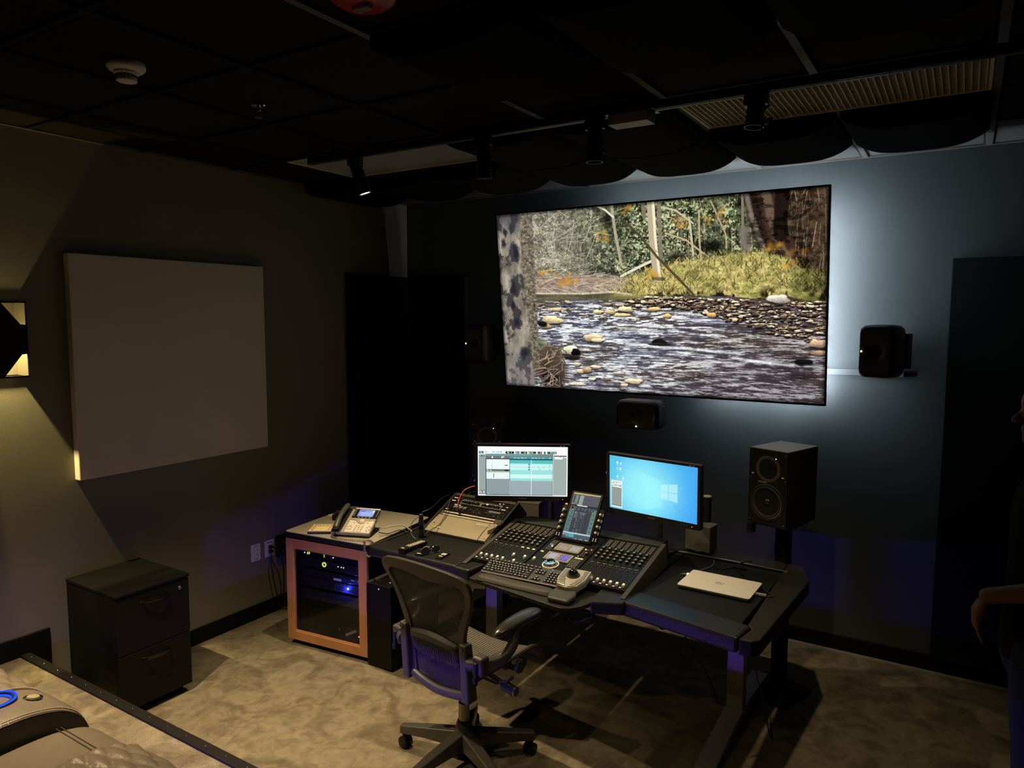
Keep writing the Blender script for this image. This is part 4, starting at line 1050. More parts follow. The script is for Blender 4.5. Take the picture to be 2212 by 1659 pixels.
pinv = (Matrix.Translation((.940, -1.675, RT)) @ Matrix.Rotation(R(21), 4, 'Z')).inverted()
base = [pinv @ Vector(p) for p in ((.852, -1.715, .768), (.850, -1.742, .754), (.895, -1.748, .754), (.96, -1.738, .754), (1.03, -1.722, .755), (1.09, -1.700, .758), (1.135, -1.695, .758), (1.165, -1.705, .738), (1.173, -1.722, .705), (1.166, -1.742, .684), (1.152, -1.754, .690), (1.138, -1.756, .722), (1.122, -1.738, .755), (1.09, -1.712, .755))]
def cat(P, n):
    P = [Vector(p) for p in P]; out = []
    for i in range(len(P) - 1):
        a, b, c, d = P[max(i - 1, 0)], P[i], P[i + 1], P[min(i + 2, len(P) - 1)]
        for k in range(n):
            t = k / n; out.append(.5 * ((2 * b) + (c - a) * t + (2 * a - 5 * b + 4 * c - d) * t * t + (3 * b - a - 3 * c + d) * t ** 3))
    return out + [P[-1]]
cc = cat(base, 26); hel = []
for i, p in enumerate(cc):
    t = (cc[min(i + 1, len(cc) - 1)] - cc[max(i - 1, 0)]).normalized(); a = t.cross(Vector((.1, .2, 1))).normalized(); b = t.cross(a)
    th = i * 1.35; hel.append(p + .0058 * (a * math.cos(th) + b * math.sin(th)))
obj('coiled_cord', MB().tube(hel, .0019, 5), mat('cord_grey', (.12, .11, .10), .45), ph, smooth=True)

dv = thing('disc_case', 'tan boxed disc set titled EAGLES lying beside the phone', 'disc case', (.686, -1.665, RT), R(33))
obj('box', MB().box((0, 0, .009), (.145, .165, .0175)), mat('dark_case', (.02, .015, .03), .4), dv, bevel=.001)
obj('cover_print', MB().box((0, 0, .0182), (.143, .163, .0006)), mat('tan_cover', (.80, .56, .32), .5), dv)
obj('inner_label', MB().box((0, 0, .0187), (.088, .128, .0005)), mat('cream_label', (.92, .76, .42), .5), dv)
obj('label_border', MB().ring([(-.05, -.07), (.05, -.07), (.05, .07), (-.05, .07)], [(-.048, -.068), (.048, -.068), (.048, .068), (-.048, .068)], .0186, .0189), INK, dv)
text('title', 'EAGLES', .021, Matrix.Translation((0, .036, .0192)), INK, dv, spacing=1.1)
text('small_line', 'selected works', .0065, Matrix.Translation((0, .012, .0192)), mat('brown_print', (.2, .12, .05), .6), dv) if False else None
obj('emblem', MB().cyl((0, -.03, .019), (0, -.03, .0194), .004, n=8), mat('red_brown_dot', (.25, .06, .03), .6), dv)
bx = thing('cable_box', 'small black box with tangled leads behind the disc set on the rack cabinet', 'box', (.625, -1.42, RT), R(12))
obj('body', MB().box((0, 0, .018), (.13, .075, .036)), BLACK, bx, bevel=.003)
rs2 = random.Random(4)
for k in range(4):
    pts = [(-.06 + .03 * j + rs2.uniform(-.01, .01), rs2.uniform(-.035, .03), .040 + rs2.uniform(.0, .022)) for j in range(6)]
    obj('lead', MB().tube(cat(pts, 5), .0032, 6), CABLE, bx, smooth=True)
obj('plug', MB().cyl((.03, -.02, .052), (.045, -.012, .056), .007), STEEL, bx)
obj('pale_plug', MB().box((-.10, .02, .010), (.06, .02, .018), rz=.2), LGREY, bx, bevel=.003, label='pale plug')
tag(obj('network_cable', MB().tube(cat([(1.065, -1.55, RT + .04), (1.12, -1.50, RT + .055), (1.16, -1.44, RT + .052), (1.195, -1.42, RT + .03), (1.22, -1.42, RT + .018)], 8), .0038, 8), mat('pale_cable', (.45, .42, .36), .5), smooth=True), 'pale network cable arching from the phone to the desk', 'cord')
tag(obj('network_cable', MB().tube(cat([(1.085, -1.575, RT + .03), (1.11, -1.52, RT + .012), (1.16, -1.47, RT + .03), (1.195, -1.455, RT + .026), (1.215, -1.46, RT + .018)], 8), .003, 8), CABLE, smooth=True), 'dark cable beside the pale network cable behind the phone', 'cord')

# filing cabinet, computer tower
fc = thing('filing_cabinet', 'black two-drawer filing cabinet against the left wall by the riser', 'cabinet', (.02, -2.89, 0))
FB = mat('black_cabinet_paint', (.0045, .0042, .004), .5, spec=.18, noise=.1, nscale=90)
FW, FD, FH = .41, .48, .675
obj('body', MB().span((0, 0, .04), (FD - .02, FW, FH - .012)), FB, fc, bevel=.002)
obj('top_panel', MB().span((-.002, -.003, FH - .012), (FD + .006, FW + .003, FH + .006)), FB, fc, bevel=.004)
obj('plinth', MB().span((.01, .015, 0), (FD - .07, FW - .015, .04)), BLACKM, fc)
for k, (z0, z1) in enumerate(((.048, .348), (.354, FH - .018))):
    d = obj('drawer_front', MB().span((FD - .0195, .001, z0), (FD, FW - .001, z1)), FB, fc, bevel=.002)
    hz = z1 - .05
    obj('handle', MB().tube([(FD - .002, .13, hz), (FD + .016, .142, hz), (FD + .024, .175, hz - .002), (FD + .026, .205, hz - .003), (FD + .024, .235, hz - .002), (FD + .016, .268, hz), (FD - .002, .28, hz)], .0055, 8, flat=1.4), mat('dark_chrome', (.07, .07, .07), .2, 1.), d, smooth=True)
    if k: obj('lock', MB().lathe([(0, .004), (.009, .004), (.011, 0)], 16, frame((FD, .355, z1 - .045), (0, 1, 0), (0, 0, 1))), CHROME, d)
pc = thing('computer_tower', 'black computer tower under the desk beside the rack cabinet', 'computer', (1.222, -1.735, 0), R(0))
PCB = mat('tower_black', (.003, .003, .003), .5, spec=.2)
obj('case', MB().span((-.095, .012,   .012), (.095, .45, .515)), PCB, pc, bevel=.003)
obj('front_panel', MB().span((-.096, .0, .010), (.096, .012, .512)), PCB, pc, bevel=.003)
obj('top_panel', MB().span((-.095, .0, .515), (.095, .45, .522)), mat('top_grain', (.03, .03, .03), .4, noise=.3, nscale=120), pc, bevel=.002)
for x in (-.08, .08): obj('foot', MB().span((x - .012, .03, 0), (x + .012, .42, .0115)), RUBBER, pc)
obj('power_light', MB().box((.005, -.001, .495), (.004, .004, .009)), LEDP, pc)
obj('port', MB().box((.03, .06, .523), (.008, .006, .002)).box((-.05, .05, .523), (.008, .006, .002)).box((-.035, .055, .523), (.008, .006, .002)), DIMPRINT, pc)
obj('top_light', MB().box((.045, .055, .5235), (.006, .006, .002)), LEDP, pc)
tag(obj('small_plug', MB().box((1.225, -1.40, .535), (.03, .02, .026)), LGREY, bevel=.003), 'pale plug standing on the computer tower, half hidden by the chair', 'plug')
# ================================================================ DESK
VINYL = mat('black_padded_vinyl', (.015, .014, .0135), .36, spec=.5, noise=.15, nscale=70, bump=.25, bscale=160)
DECK = mat('black_textured_deck', (.007, .0075, .008), .6, spec=.25, noise=.3, nscale=200, bump=.2, bscale=300)
RAILT = mat('dark_textured_rail', (.018, .0165, .0145), .5, spec=.35, noise=.2, nscale=160)
LEGP = mat('silver_grey_leg', (.36, .345, .33), .42, .3)
DZ = .762
dk = thing('studio_desk', 'wide black padded studio desk with silver grey lifting legs', 'desk', (0, 0, 0))


def slab(name, poly, z0, z1, m, bev=.004, parent=dk, label=None): return obj(name, MB().prism(poly, z0, z1), m, parent, bevel=bev, label=label)


slab('left_deck', [(1.20, -1.64), (1.822, -1.64), (1.822, -.76), (1.20, -.76)], .718, DZ - .008, DECK, .002)
slab('left_armrest_pad', [(1.20, -1.775), (1.50, -1.776), (1.822, -1.778), (1.822, -1.635), (1.20, -1.630)], .70, DZ, VINYL, .012)
slab('left_edge_rail', [(1.175, -1.76), (1.199, -1.77), (1.199, -.76), (1.175, -.76)], .70, DZ - .001, RAILT)
slab('armrest_pad', [(1.826, -1.795), (1.925, -1.80), (1.945, -1.665), (1.826, -1.665)], .702, DZ + .002, VINYL, .010)
slab('armrest_pad', [(2.655, -1.835), (2.795, -1.775), (2.795, -1.66), (2.628, -1.66)], .702, DZ + .004, VINYL, .010)
slab('right_deck', [(2.80, -1.60), (3.32, -1.69), (3.34, -.915), (2.80, -.895)], .718, DZ - .008, DECK, .002)
slab('right_armrest_pad', [(2.765, -1.742), (3.345, -1.850), (3.365, -1.690), (2.785, -1.580)], .690, DZ, VINYL, .012)
slab('right_rail', [(3.353, -1.852), (3.405, -1.850), (3.432, -1.815), (3.482, -.985), (3.415, -.772), (3.335, -.76), (3.35, -1.69), (3.375, -1.72)], .690, DZ - .001, RAILT, .006)
slab('rear_rail', [(2.70, -.885), (3.334, -.90), (3.334, -.76), (2.70, -.745)], .70, DZ, RAILT)
obj('steel_strip', MB().tube([(2.765, -.893, DZ + .001), (3.36, -.907, DZ + .001)], .005, 8), STEEL, dk, smooth=True)
slab('rear_deck', [(1.84, -1.12), (2.79, -1.12), (2.79, -.745), (1.84, -.745)], .70, DZ - .01, DECK, .002)
slab('console_bay', [(1.848, -1.66), (2.772, -1.66), (2.772, -1.12), (1.848, -1.12)], .690, .712, BLACKM, .002)
slab('keyboard_shelf', [(1.955, -1.835), (2.50, -1.925), (2.545, -1.930), (2.59, -1.905), (2.622, -1.86), (2.640, -1.80), (2.622, -1.665), (1.945, -1.664)], .722, .742, RAILT, .003)
obj('under_beam', MB().span((1.64, -1.19, .64), (3.22, -1.11, .69)).span((1.45, -.95, .65), (3.3, -.9, .69)), SATIN, dk)
for x in (1.66, 3.175):
    c = obj('leg_column', MB().span((x - .042, -1.185, .085), (x + .042, -1.115, .692)), LEGP, dk, bevel=.004)
    f = obj('leg_foot', MB().add([(x - .046, -1.695, .004), (x + .046, -1.695, .004), (x + .046, -.60, .004), (x - .046, -.60, .004), (x - .046, -1.69, .034), (x + .046, -1.69, .034), (x + .046, -.61, .034), (x - .046, -.61, .034), (x - .046, -1.19, .086), (x + .046, -1.19, .086), (x + .046, -1.11, .086), (x - .046, -1.11, .086)],
        [(0, 1, 2, 3), (0, 1, 5, 4), (2, 3, 7, 6), (4, 5, 9, 8), (8, 9, 10, 11), (11, 10, 6, 7), (1, 2, 6, 10, 9, 5), (3, 0, 4, 8, 11, 7)]), LEGP, dk, bevel=.003)
    obj('foot_pad', MB().cyl((x, -1.65, 0), (x, -1.65, .006), .02).cyl((x, -.64, 0), (x, -.64, .006), .02), RUBBER, f)
    obj('foot_end_cap', MB().box((x, -1.697, .018), (.088, .004, .026)), STEEL, f, bevel=.001, label='shiny end cap')

# hanging leads under the desk
for pts, lab in (([(2.86, -1.55, .69), (2.87, -1.53, .60), (2.90, -1.5, .56), (2.93, -1.5, .62), (2.95, -1.49, .69)], 'short black lead looping under the right armrest pad'),
                 ([(2.97, -1.50, .69), (2.98, -1.45, .55), (3.03, -1.3, .34), (3.06, -1.18, .16), (3.05, -1.05, .02), (3.0, -.95, .008)], 'black lead hanging from under the right desk wing to the floor'),
                 ([(3.33, -1.55, .69), (3.34, -1.5, .5), (3.36, -1.4, .3), (3.37, -1.3, .1), (3.37, -1.22, .008), (3.33, -1.05, .008)], 'thin black lead dropping to the floor right of the desk leg')):
    tag(obj('hanging_lead', MB().tube(cat(pts, 6), .0035, 6), CABLE, smooth=True), lab, 'cord')
lp_ = []
for k in range(3):
    for j in range(17): a = PI * 2 * j / 17 + k; lp_.append((2.585 + (.058 + .006 * k) * math.cos(a), -1.80 + .03 * math.sin(a) + .01 * k, .668 + .022 * math.sin(a * 1.0 + .6) - .006 * k))
cb = tag(obj('cable_coil', MB().tube(lp_, .0045, 7), CABLE, smooth=True), 'coil of black cable tied under the front edge beneath the trackball', 'cord')
obj('tie', MB().cyl((2.585, -1.765, .700), (2.585, -1.765, .723), .012), CABLE, cb)

# ================================================================ MIXING CONTROL SURFACE
PLATE = mat('console_plate', (.006, .006, .0065), .42, spec=.22, noise=.15, nscale=120)
CHEEK = mat('console_cheek', (.05, .045, .038), .5, spec=.3, noise=.15, nscale=60)
mx = thing('mixing_console', 'black mixing console of knobs and faders set in the desk', 'mixing console', (1.9, -1.73, .765))
mx.rotation_euler = (math.atan(.2), 0, 0)
obj('base_plate', MB().span((-.045, .062, -.05), (.862, .56, -.004)), PLATE, mx)
for x in (-.066, .862): obj('side_cheek', MB().add([(x, .0, -.06), (x + .026, .0, -.06), (x + .026, .57, -.12), (x, .57, -.12), (x, .0, .006), (x + .026, .0, .006), (x + .026, .57, .010), (x, .57, .010)], [(0, 1, 2, 3), (4, 5, 6, 7), (0, 1, 5, 4), (1, 2, 6, 5), (2, 3, 7, 6), (3, 0, 4, 7)]), CHEEK, mx, bevel=.003)
obj('rear_hood', MB().add([(-.044, .535, -.02), (.861, .535, -.02), (.861, .665, -.10), (-.044, .665, -.10), (-.044, .535, .012), (.861, .535, .012), (.861, .665, -.012), (-.044, .665, -.012)], [(0, 1, 2, 3), (4, 5, 6, 7), (0, 1, 5, 4), (1, 2, 6, 5), (2, 3, 7, 6), (3, 0, 4, 7)]), mat('console_hood', (.03, .034, .036), .45), mx, bevel=.006)
KNOB = MB().lathe([(0, .0), (.0095, .0), (.0085, .012), (.0072, .014), (0, .0145)], 12)
KNOBM = mat('knob_black', (.020, .020, .021), .4); KTOP = mat('knob_top', (.20, .19, .17), .35)
CAPM = mat('fader_cap_white', (.75, .72, .66), .4); BTN = mat('console_button', (.12, .112, .10), .5); SLOT = mat('fader_slot', (.003, .003, .003), .7)
kme = tme2 = cme = sme2 = None


def bank(u0, du, x0, x1, caps, name_label):
    global kme, tme2, cme, sme2
    b = obj('channel_bank', MB().span((x0, .066, -.004), (x1, .530, .004)).span((x0 + .004, .279, .004), (x1 - .004, .283, .0055)), PLATE, mx, bevel=.002)
    for k in range(8):
        u = u0 + du * k
        for v in (.310, .343, .376, .409):
            o = obj('knob', KNOB if kme is None else kme, KNOBM, b); kme = o.data; o.location = (u, v, .004)
            if len(kme.materials) == 1:
                kme.materials.append(KTOP)
                for p in kme.polygons:
                    if p.center.z > .0135: p.material_index = 1
        o = obj('fader_slot', MB().box((0, 0, 0), (.0022, .125, .0006)) if sme2 is None else sme2, SLOT, b); sme2 = o.data; o.location = (u, .150, .0043)
        o = obj('fader_cap', MB().add([(-.0065, -.011, 0), (.0065, -.011, 0), (.0065, .011, 0), (-.0065, .011, 0), (-.006, -.009, .012), (.006, -.009, .012), (.006, .009, .012), (-.006, .009, .012), (-.006, 0, .008), (.006, 0, .008)],
            [(0, 1, 2, 3), (0, 1, 5, 4), (3, 2, 6, 7), (4, 5, 9, 8), (8, 9, 6, 7), (1, 2, 6, 9, 5), (0, 4, 8, 7, 3)]) if cme is None else cme, CAPM, b); cme = o.data; o.location = (u, caps[k], .0055)
    s = MB(); r = random.Random(int(x0 * 1000))
    for k in range(8):
        u = u0 + du * k
        for v in (.443, .459, .475, .491, .507):
            for d in (-.006, .006): s.box((u + d, v, .006), (.0085, .0105, .004))
        for (d, v, w_, h_) in ((-.004, .262, .012, .008), (.008, .262, .007, .007), (-.010, .243, .005, .005), (.006, .243, .006, .005), (-.010, .225, .004, .004), (-.010, .205, .004, .004)): s.box((u + d, v, .0055), (w_, h_, .003))
        for v in [.296, .327, .360, .393]: s.box((u + .017, v, .005), (.004, .004, .002))
        for j in range(11): s.box((u + .006, .09 + .012 * j, .0043), (.004, .0012, .0006))
    obj('small_buttons', s, BTN, b, kind='stuff')
    w = MB()
    for k in range(8): w.box((u0 + du * k - .010, .080, .0065), (.011, .008, .005))
    obj('lit_keys', w, CAPM, b, kind='stuff')
    return b


bl = bank(-.014, .0353, -.042, .256, [.110, .110, .110, .111, .110, .168, .110, .169], '')
br = bank(.592, .0352, .562, .858, [.103, .103, .103, .102, .101, .101, .100, .099], '')
YEL = mat('lit_yellow_key', (.6, .55, .2), .5, emit=(.9, .85, .3), es=.45)
for u in (.163, .198, .234): obj('lit_yellow_key', MB().box((u, .266, .0065), (.016, .008, .004)), YEL, bl)
obj('violet_indicator', MB().box((-.03, .292, .006), (.006, .005, .003)), LEDP, bl); obj('violet_indicator', MB().box((.185, .345, .006), (.008, .004, .003)), LEDP, bl)
ctr = obj('master_section', MB().span((.264, .066, -.004), (.554, .420, .004)).span((.264, .425, -.004), (.554, .53, .001)), PLATE, mx, bevel=.002)
obj('fader_slot', sme2, None, ctr, loc=(.290, .170, .0043)); obj('fader_cap', cme, None, ctr, loc=(.290, .172, .0055))
obj('lit_yellow_key', MB().box((.288, .266, .0065), (.016, .008, .004)), YEL, ctr)
DBZ = mat('display_surround', (.20, .185, .15), .5)
for (u, v, n) in ((.412, .345, 0), (.404, .238, 1)):
    d = obj('display_block', MB().prism(rrect(.152, .082, .004, 3, u, v), .003, .009), DBZ, ctr, bevel=.001)
    for j, s in enumerate((-1, 1)):
        c1, c2 = [((190, 150, 130), (226, 214, 196)), ((196, 200, 180), (220, 210, 214)), ((206, 196, 206), (236, 230, 236)), ((120, 96, 220), (176, 160, 236))][2 * n + j]
        picture('small_display', .052, .056, Matrix.Translation((u + s * .036, v, .0095)), screen_material('soft_key_picture', paint_soft_display(c1, c2, 11 + 2 * n + j), .62), d)
    kk = MB()
    for x in (-.069, 0, .069):
        for y in (-.026, -.009, .009, .026): kk.box((u + x, v + y, .010), (.009, .011, .003))
    obj('soft_keys', kk, mat('lit_soft_key', (.3, .27, .2), .5, emit=(.9, .75, .4), es=.12), d)
jm = Matrix.Translation((.399, .158, 0))
jw = obj('jog_wheel', MB().lathe([(.0, .012), (.022, .013), (.027, .020), (.033, .021), (.035, .016), (.036, .004)], 36, jm), CHROME, ctr, smooth=True)
obj('jog_ring', MB().lathe([(.040, .004), (.040, .008), (.0455, .008), (.0455, .004)], 40, jm), LGREY, ctr, smooth=True)
kk = MB()
for c in range(4):
    for r_ in range(6): kk.box((.490 + .0135 * c, .172 + .0165 * r_, .0055), (.0105, .0105, .004))
obj('key_block', kk, BTN, ctr, kind='stuff')
kk = MB()
for c in range(3): kk.box((.497 + .0165 * c, .264, .0065), (.013, .008, .004))
obj('lit_yellow_row', kk, YEL, ctr)
kk = MB()
for r_ in range(7):
    for c in range(3): kk.box((.293 + .0115 * c, .300 + .0155 * r_, .0055), (.008, .009, .004))
for r_ in range(4):
    for c in range(2): kk.box((.507 + .014 * c, .30 + .02 * r_, .0055), (.009, .009, .004))
obj('key_block', kk, BTN, ctr, kind='stuff')
for (u, v, c) in ((.296, .352, LEDP), (.306, .352, LEDP), (.312, .336, LEDW), (.505, .365, LEDW), (.536, .372, LEDR), (.498, .285, LEDP)): obj('key_light', MB().box((u, v, .0075), (.006, .005, .002)), c, ctr)
for (u, v) in ((.520, .345), (.532, .318)): obj('knob', kme, None, ctr, loc=(u, v, .004))

# ================================================================ TOUCHSCREEN
ts = thing('touchscreen', 'upright touchscreen with encoder knobs leaning on the centre of the console', 'tablet', (2.309, -1.325, .857))
ts.rotation_euler = (R(-36), 0, R(1))          # leans back from the listener
tf_ = frame((0, 0, 0), (1, 0, 0), (0, 0, 1)); TABB = mat('tablet_black', (.004, .004, .004), .22, spec=.12)
obj('frame', MB().prism(rrect(.194, .300, .010, 4, 0, .150), -.016, .0, tf_), TABB, ts, bevel=.002)
for s in (-1, 1):
    wing = obj('encoder_wing', MB().prism([(s * .097, .012), (s * .132, .012), (s * .132, .196), (s * .124, .212), (s * .097, .212)], -.014, -.002, tf_), TABB, ts, bevel=.002)
    for k in range(4): obj('encoder_knob', MB().lathe([(0, .0), (.0085, .0), (.0078, .014), (.006, .016), (0, .0165)], 14, tf_ @ Matrix.Translation((s * .113, .068 + .036 * k, -.002))), GREY, wing, smooth=True)
    mk = MB()
    for k in range(4):
        for d in (-.005, .005): mk.box(tf_ @ Vector((s * .126, .068 + .036 * k + d, -.0012)), (.004, .0015, .004))
    for d in (-.008, .008):
        for e in (.026, .036): mk.box(tf_ @ Vector((s * .113 + d, e, -.0012)), (.005, .0015, .005))
    obj('wing_keys', mk, mat('lit_wing_key', (.4, .38, .34), .5, emit=(.9, .85, .75), es=.3), wing, kind='stuff')
obj('red_light', MB().box(tf_ @ Vector((-.113, .214, .0)), (.013, .002, .006)), LEDR, ts)
picture('display', .168, .276, tf_ @ Matrix.Translation((0, .151, .0012)), screen_material('touch_picture', paint_touch(), .9), ts)
obj('rear_prop', MB().add([(-.06, .016, .01), (.06, .016, .01), (.06, .016, .10), (-.06, .016, .10), (-.06, .10, .058), (.06, .10, .058)], [(0, 1, 2, 3), (0, 1, 5, 4), (3, 2, 5, 4), (0, 3, 4), (1, 2, 5)]), SATIN, ts)

# ================================================================ RACK TURRET
tu = thing('rack_turret', 'black sloped rack box marked ARGOSY with two equipment units on the left of the desk', 'equipment rack', (1.2475, -1.372, DZ - .008))
LT = .404; an = math.atan2(.165, .37)
obj('side_panel', MB().add([(x, y, z) for x in (0, .018) for (y, z) in ((0, 0), (.46, 0), (.46, .09), (.37, .175), (0, .012))], [(0, 1, 2, 3, 4), (5, 6, 7, 8, 9)] + [(k, (k + 1) % 5, 5 + (k + 1) % 5, 5 + k) for k in range(5)]), RAILT, tu, bevel=.002)
obj('side_panel', MB().add([(x, y, z) for x in (.487, .505) for (y, z) in ((0, 0), (.46, 0), (.46, .09), (.37, .175), (0, .012))], [(0, 1, 2, 3, 4), (5, 6, 7, 8, 9)] + [(k, (k + 1) % 5, 5 + (k + 1) % 5, 5 + k) for k in range(5)]), RAILT, tu, bevel=.002)
obj('front_lip', MB().span((.018, .0, .0), (.487, .012, .014)), RAILT, tu)
sm = Matrix.Translation((.0, .004, .006)) @ Matrix.Rotation(an, 4, 'X')
obj('under_panel', MB().span((.018, .0, -.02), (.487, LT - .01, -.012), sm), BLACKM, tu)
ARG = mat('bronze_grey_panel', (.34, .30, .215), .36, .15, noise=.1, nscale=200)
obj('blank_panel', MB().grid(lambda u, v: sm @ Vector((.024 + .40 * u, .012 + .160 * v, .004 + .006 * math.sin(v * PI) * (1 - v))), 4, 10), ARG, tu, smooth=True)
obj('blank_panel', MB().span((.428, .012, -.004), (.482, .172, .006), sm), ARG, tu, bevel=.001)
text('maker_name', 'ARGOSY', .021, sm @ Matrix.Translation((.385, .140, .0085)), PRINT, tu, spacing=1.15)
for (x, y) in ((.470, .03), (.470, .150), (.035, .030), (.035, .150), (.470, .185), (.470, .25), (.470, .36), (.035, .36), (.035, .25)): obj('rack_screw', MB().cyl(sm @ Vector((x, y, .004)), sm @ Vector((x, y, .008)), .0035, n=8), STEEL, tu)
for v, x1 in ((.178, .445), (.204, .440)): obj('light_strip', MB().box((.052 + (x1 - .052) / 2, v, .006), (x1 - .052, .0065, .005), sm), mat('white_strip', (.80, .74, .64), .5), tu)
obj('dark_groove', MB().span((.02, .174, -.006), (.485, .222, .001), sm), mat('groove_bronze', (.05, .045, .036), .5), tu)
d1 = obj('equipment_unit', MB().span((.022, .224, -.006), (.483, .292, .006), sm), PLATE, tu, bevel=.002)
d2 = obj('equipment_unit', MB().span((.022, .296, -.006), (.483, .372, .006), sm), PLATE, tu, bevel=.002)
obj('top_rail', MB().span((.018, .376, -.008), (.487, .402, .008), sm), CHEEK, tu, bevel=.002)
r = random.Random(9)
kb_ = MB()
for k in range(26):
    x = .06 + .40 * r.random(); kb_.box((x, .236 + .04 * r.random(), .007), (.006 + .006 * r.random(), .005, .004), sm)
obj('small_buttons', kb_, BTN, d1, kind='stuff')
obj('display_window', MB().box((.395, .274, .0065), (.085, .016, .002), sm), DIMPRINT, d1); obj('display_window', MB().box((.13, .268, .0065), (.10, .020, .002), sm), DIMPRINT, d1)
for k in range(9): obj('knob', MB().cyl(sm @ Vector((.10 + .040 * k, .246, .006)), sm @ Vector((.10 + .040 * k, .246, .014)), .006, n=10), KNOBM, d1)
for (x0_, x1_) in ((.105, .255), (.262, .412)):
    p = [(x0_, .306), (x1_, .306), (x1_, .346), (x0_, .346)]; e = .0012
    obj('white_outline', MB().ring(p, [(x0_ + e, .306 + e), (x1_ - e, .306 + e), (x1_ - e, .346 - e), (x0_ + e, .346 - e)], .006, .0066, sm), PRINT, d2)
    for k in range(4): obj('knob', MB().cyl(sm @ Vector((x0_ + .03 + .034 * k, .324, .006)), sm @ Vector((x0_ + .03 + .034 * k, .324, .016)), .008, .007, n=12), KNOBM, d2)
    for k in range(8): obj('print_mark', MB().box((x0_ + .012 + .018 * k, .337, .0063), (.010, .0022, .0006), sm), PRINT, d2)
obj('bright_display', MB().box((.305, .336, .0065), (.022, .010, .001), sm), mat('cream_display', (.7, .66, .5), .5, emit=(.9, .85, .6), es=.25), d2)
for (x, y, w_) in ((.045, .352, .03), (.045, .322, .03), (.385, .360, .012), (.41, .364, .010), (.452, .338, .014), (.44, .310, .03), (.05, .232, .02), (.10, .286, .05)): obj('print_mark', MB().box((x, y, .0066), (w_, .006, .001), sm), PRINT, d2)
obj('red_indicator', MB().dome(sm @ Vector((.075, .330, .007)), .003, 8, 4, 1.), LEDR, d2)
obj('jack_plug', MB().cyl(sm @ Vector((.168, .215, .006)), sm @ Vector((.172, .19, .055)), .008, .006), BLACK, tu)
obj('green_ring', MB().lathe([(.0055, 0), (.0055, .003), (.0085, .003), (.0085, 0)], 14, sm @ Matrix.Translation((.075, .052, .006))), mat('lime_ring', (.5, .6, .1), .5), tu)
obj('cable_end', MB().box((.115, .046, .010), (.022, .008, .006), sm), LGREY, tu)
obj('red_switch', MB().box((.050, .085, .009), (.012, .005, .003), sm), mat('dark_red', (.2, .02, .02), .4), tu)
W = lambda x, y, z: Matrix.Translation(tu.location) @ sm @ Vector((x, y, z))
tag(obj('patch_cord', MB().tube(cat([W(.150, .235, .008), W(.145, .25, .06), W(.165, .32, .11), W(.23, .40, .10), W(.30, .455, .05), W(.33, .52, -.02)], 10), .0038, 8), mat('red_cord', (.55, .09, .06), .45), smooth=True), 'red patch cord arching over the sloped rack box', 'cord')
tag(obj('patch_cord', MB().tube(cat([W(.172, .19, .054), W(.19, .25, .10), W(.225, .33, .10), W(.255, .37, .06), W(.265, .352, .008)], 8), .002, 6), CABLE, smooth=True), 'thin black patch cord rising from the jack plug on the rack box', 'cord')
tag(obj('patch_cord', MB().tube(cat([(1.335, -1.46, DZ + .150), (1.36, -1.40, .93), (1.33, -1.25, .955), (1.32, -1.15, .945), W(.095, .16, .03), W(.10, .08, .012), W(.08, .02, .012), (1.31, -1.392, DZ - .004)], 8), .0022, 6), CABLE, smooth=True), 'thin dark lead curving from the upright torch over the rack box', 'cord')
tag(obj('patch_cord', MB().tube(cat([(1.318, -1.47, DZ + .125), (1.285, -1.49, DZ + .09), (1.275, -1.50, DZ + .04), (1.30, -1.502, DZ + .0), (1.33, -1.505, DZ - .004)], 8), .0022, 6), mat('grey_lead', (.2, .19, .17), .5), smooth=True), 'pale thin lead looping down beside the upright torch', 'cord')
tc_ = thing('torch', 'black torch-like cylinder standing upright left of the rack box', 'torch', (1.336, -1.470, DZ - .008))
obj('barrel', MB().lathe([(0, 0), (.0165, 0), (.0165, .055), (.0155, .057), (.0155, .062), (.0165, .064), (.0165, .105), (.014, .110), (.014, .132), (.0125, .136), (0, .136)], 20), BLACK, tc_, smooth=True)
obj('tail_cap', MB().lathe([(.0135, .136), (.0135, .148), (.010, .151), (0, .151)], 20), mat('violet_black', (.02, .018, .04), .35), tc_, smooth=True)

# ================================================================ MONITORS
GLOSSB = mat('glossy_black_bezel', (.010, .010, .011), .18, spec=.5)


